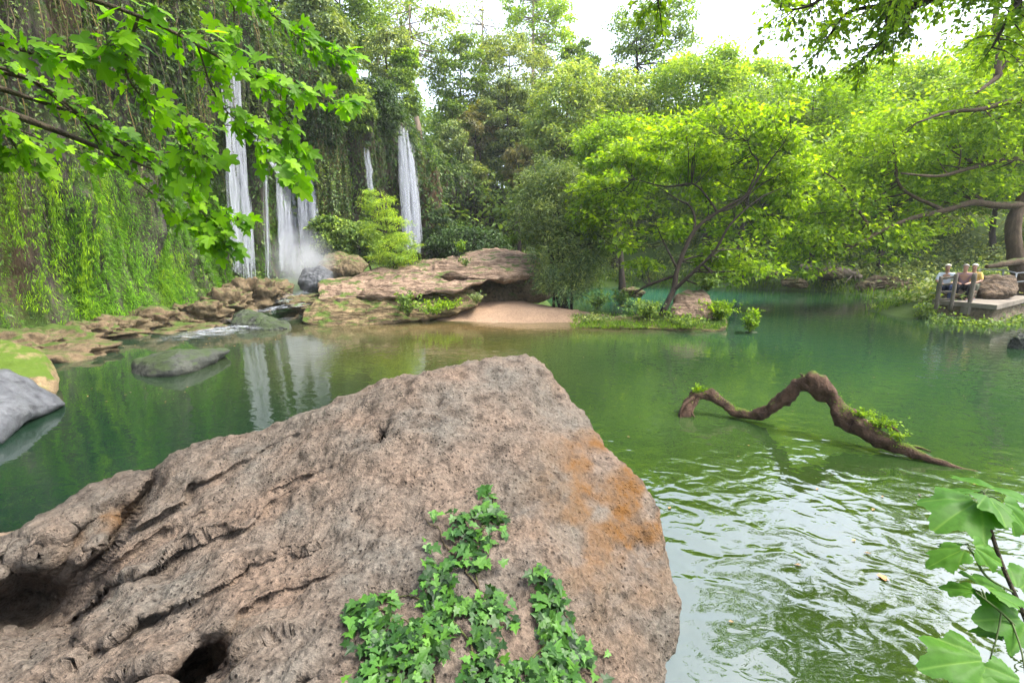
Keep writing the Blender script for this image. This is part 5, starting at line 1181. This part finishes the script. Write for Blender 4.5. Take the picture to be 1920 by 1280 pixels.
def person(label, loc, turn, shirt, trousers, hair, lean=.10, hat=None, knees=.16, arms='lap'):
    root = thing('person', label, 'person', loc); root.rotation_euler = (0, 0, turn); root.scale = (.92, .92, .92)
    s = lean
    J = {'pelvis': (0, 0, .10, .135, .12), 'waist': (0, -.02 - s * .4, .28, .125, .105), 'chest': (0, -.03 - s, .46, .15, .12), 'neck0': (0, -.04 - s * 1.2, .60, .075), 'neck': (0, -.06 - s * 1.3, .66, .052), 'head0': (0, -.075 - s * 1.35, .74, .082, .095), 'head1': (0, -.07 - s * 1.3, .82, .078, .092), 'head2': (0, -.06 - s * 1.3, .875, .045),
         'chin': (0, -.135 - s * 1.35, .725, .028)}
    E = [('pelvis', 'waist'), ('waist', 'chest'), ('chest', 'neck0'), ('neck0', 'neck'), ('neck', 'head0'), ('head0', 'head1'), ('head1', 'head2'), ('head0', 'chin')]
    for sg, n_ in ((-1, 'a'), (1, 'b')):
        J['sh' + n_] = (sg * .185, -.03 - s * 1.1, .555, .062); J['el' + n_] = (sg * .25, -.13 - s, .31, .046); J['wr' + n_] = (sg * .13, -.33 - s, .24, .031); J['ha' + n_] = (sg * .085, -.41 - s, .235, .034, .022)
        J['hip' + n_] = (sg * .10, -.06, .09, .092); J['kn' + n_] = (sg * knees, -.47, .14, .066); J['an' + n_] = (sg * (knees - .02), -.42, -.30, .042); J['he' + n_] = (sg * (knees - .02), -.44, -.365, .040); J['to' + n_] = (sg * (knees + .01), -.60, -.375, .034)
        E += [('chest', 'sh' + n_), ('sh' + n_, 'el' + n_), ('el' + n_, 'wr' + n_), ('wr' + n_, 'ha' + n_), ('pelvis', 'hip' + n_), ('hip' + n_, 'kn' + n_), ('kn' + n_, 'an' + n_), ('an' + n_, 'he' + n_), ('he' + n_, 'to' + n_)]
        h = np.array(J['ha' + n_][:3])
        for f in range(4):
            a, b = f'f{f}{n_}', f'g{f}{n_}'; J[a] = (*(h + [-sg * .012 + .017 * (f - 1.5), -.045, -.004]), .009); J[b] = (*(h + [-sg * .016 + .018 * (f - 1.5), -.075 + .006 * abs(f - 1.5), -.028]), .007); E += [('ha' + n_, a), (a, b)]
        J['th' + n_] = (*(h + [-sg * .045, -.02, .006]), .010); E.append(('ha' + n_, 'th' + n_))
    skin_body('body', J, E, SKIN, root)
    big = lambda k, d: (*J[k][:3], J[k][3] + d, (J[k][4] if len(J[k]) > 4 else J[k][3]) + d)
    up = ['pelvis', 'waist', 'chest', 'neck0', 'sha', 'shb']; Js = {k: big(k, .016) for k in up}; Js['neck0'] = (*J['neck0'][:3], .074, .074)
    for n_ in 'ab': e = np.array(J['el' + n_][:3]); Js['el' + n_] = (*e, .062, .062)
    skin_body('shirt', Js, [e for e in E if e[0] in Js and e[1] in Js], shirt, root)
    Jt = {'pelvis': big('pelvis', .02)}
    for n_ in 'ab':
        for k in ('hip', 'kn', 'an'): Jt[k + n_] = big(k + n_, .017)
    skin_body('trousers', Jt, [e for e in E if e[0] in Jt and e[1] in Jt], trousers, root)
    hd = np.array(J['head1'][:3]); V, Fc = ico(3); k = (V[:, 2] > -.15 + .55 * (-V[:, 1])) ; keep = np.where(k)[0]; mp = -np.ones(len(V), int); mp[keep] = np.arange(len(keep)); Fk = Fc[np.all(k[Fc], 1)]
    o = mesh('cap' if hat else 'hair', V[keep] * [.098, .112, .098] + hd + [0, .012, .012], mp[Fk], hat or hair); o.parent = root
    for sg in (-1, 1):
        o = mesh('eye', ico(2)[0] * .012 + hd + [sg * .032, -.098, -.035], ico(2)[1], plain_mat('eye_dark', (.03, .02, .02), .3)); o.parent = root
        o = mesh('shoe', *stone_geo((.055, .13, .045), np.array(J['to' + ('a' if sg < 0 else 'b')][:3]) + [0, .06, -.0])); o.data.materials.append(SHOE); o.parent = root
    o = mesh('nose', ico(2)[0] * [.014, .022, .022] + hd + [0, -.108, -.065], ico(2)[1], SKIN); o.parent = root
    o = mesh('mouth', ico(2)[0] * [.026, .010, .008] + hd + [0, -.110, -.108], ico(2)[1], plain_mat('lips', (.25, .09, .08), .5)); o.parent = root
    return root
def stone_geo(r, c): V, Fc = ico(3); V = np.sign(V) * np.abs(V) ** .8; return V * np.array(r) + c, Fc, None
SHOE = plain_mat('shoe', (.08, .08, .09))
c = lambda n_, col: plain_mat(n_, col, .85, .1, .12, 5)
def seat(px, t, z): q = at(px, 530, t); return (q[0], q[1], z)
person('person in a pale grey shirt and light cap sitting behind the wooden frame', seat(1772, 15.75, .93), -.7, c('grey_shirt', (.55, .58, .64)), c('navy_trousers', (.03, .04, .09)), None, .08, c('cream_cap', (.62, .58, .46)))
person('person in a pinkish beige top and black trousers sitting in the middle', seat(1806, 15.75, .93), -.75, c('beige_top', (.27, .165, .18)), c('black_trousers', (.012, .012, .014)), c('grey_hair', (.30, .28, .25)), .12)
person('person in a yellow shirt sitting half hidden on the right', seat(1824, 16.15, .93), -.9, c('yellow_shirt', (.62, .42, .13)), c('olive_trousers', (.10, .10, .07)), None, .06, c('white_cap', (.70, .68, .60)))

# ------------------------------------------------------------------ light, sky, camera
SUN_EL, SUN_AZ = math.radians(58), math.radians(92)
w = bpy.data.worlds.new('World'); scene.world = w; w.use_nodes = True; nt = w.node_tree; nt.nodes.clear()
sk = nt.nodes.new('ShaderNodeTexSky'); sk.sky_type = 'NISHITA'; sk.sun_disc = False; sk.sun_elevation = SUN_EL; sk.sun_rotation = SUN_AZ; sk.air_density = 1.0; sk.dust_density = 4.0; sk.ozone_density = 1.0
hs = nt.nodes.new('ShaderNodeHueSaturation'); hs.inputs['Saturation'].default_value = .6; bg = nt.nodes.new('ShaderNodeBackground'); bg.inputs['Strength'].default_value = .15; ow = nt.nodes.new('ShaderNodeOutputWorld')
nt.links.new(sk.outputs[0], hs.inputs['Color']); nt.links.new(hs.outputs[0], bg.inputs[0]); nt.links.new(bg.outputs[0], ow.inputs[0])
sl = bpy.data.lights.new('sun', 'SUN'); sl.energy = 1.0; sl.angle = math.radians(14); sl.color = (1, .96, .9); so_ = bpy.data.objects.new('sun', sl); COL.objects.link(so_)
so_.rotation_euler = Vector((math.cos(SUN_EL) * math.sin(SUN_AZ), math.cos(SUN_EL) * math.cos(SUN_AZ), math.sin(SUN_EL))).to_track_quat('Z', 'Y').to_euler()
cd = bpy.data.cameras.new('camera'); co = bpy.data.objects.new('camera', cd); COL.objects.link(co); scene.camera = co
cd.sensor_width = 36; cd.lens = 36 * F / 1920; cd.clip_start = .02; cd.clip_end = 2000
co.location = CAM.tolist(); co.rotation_euler = (math.pi / 2 - PITCH, 0, 0)
vs = scene.view_settings; vs.view_transform = 'Standard'; vs.look = 'None'; vs.exposure = 2.45; vs.gamma = 1.0; vs.use_curve_mapping = False
scene.cycles.max_bounces = 8; scene.cycles.transparent_max_bounces = 24; scene.cycles.diffuse_bounces = 4; scene.cycles.transmission_bounces = 4; scene.cycles.volume_bounces = 1
scene.cycles.use_denoising = True; scene.cycles.caustics_reflective = False

# added thin haze in place of glare: far trees fade a little
t = NT('glare_air'); pv = t.n('ShaderNodeVolumePrincipled', i={'Color': (.94, .97, 1, 1), 'Density': .0005, 'Anisotropy': .1}); t.t.links.new(pv.outputs[0], t.out.inputs['Volume'])
tag(mesh('glare_haze', *box(-310, 310, -210, 510, -3.5, 32), t.m, smooth=False), kind='stuff')
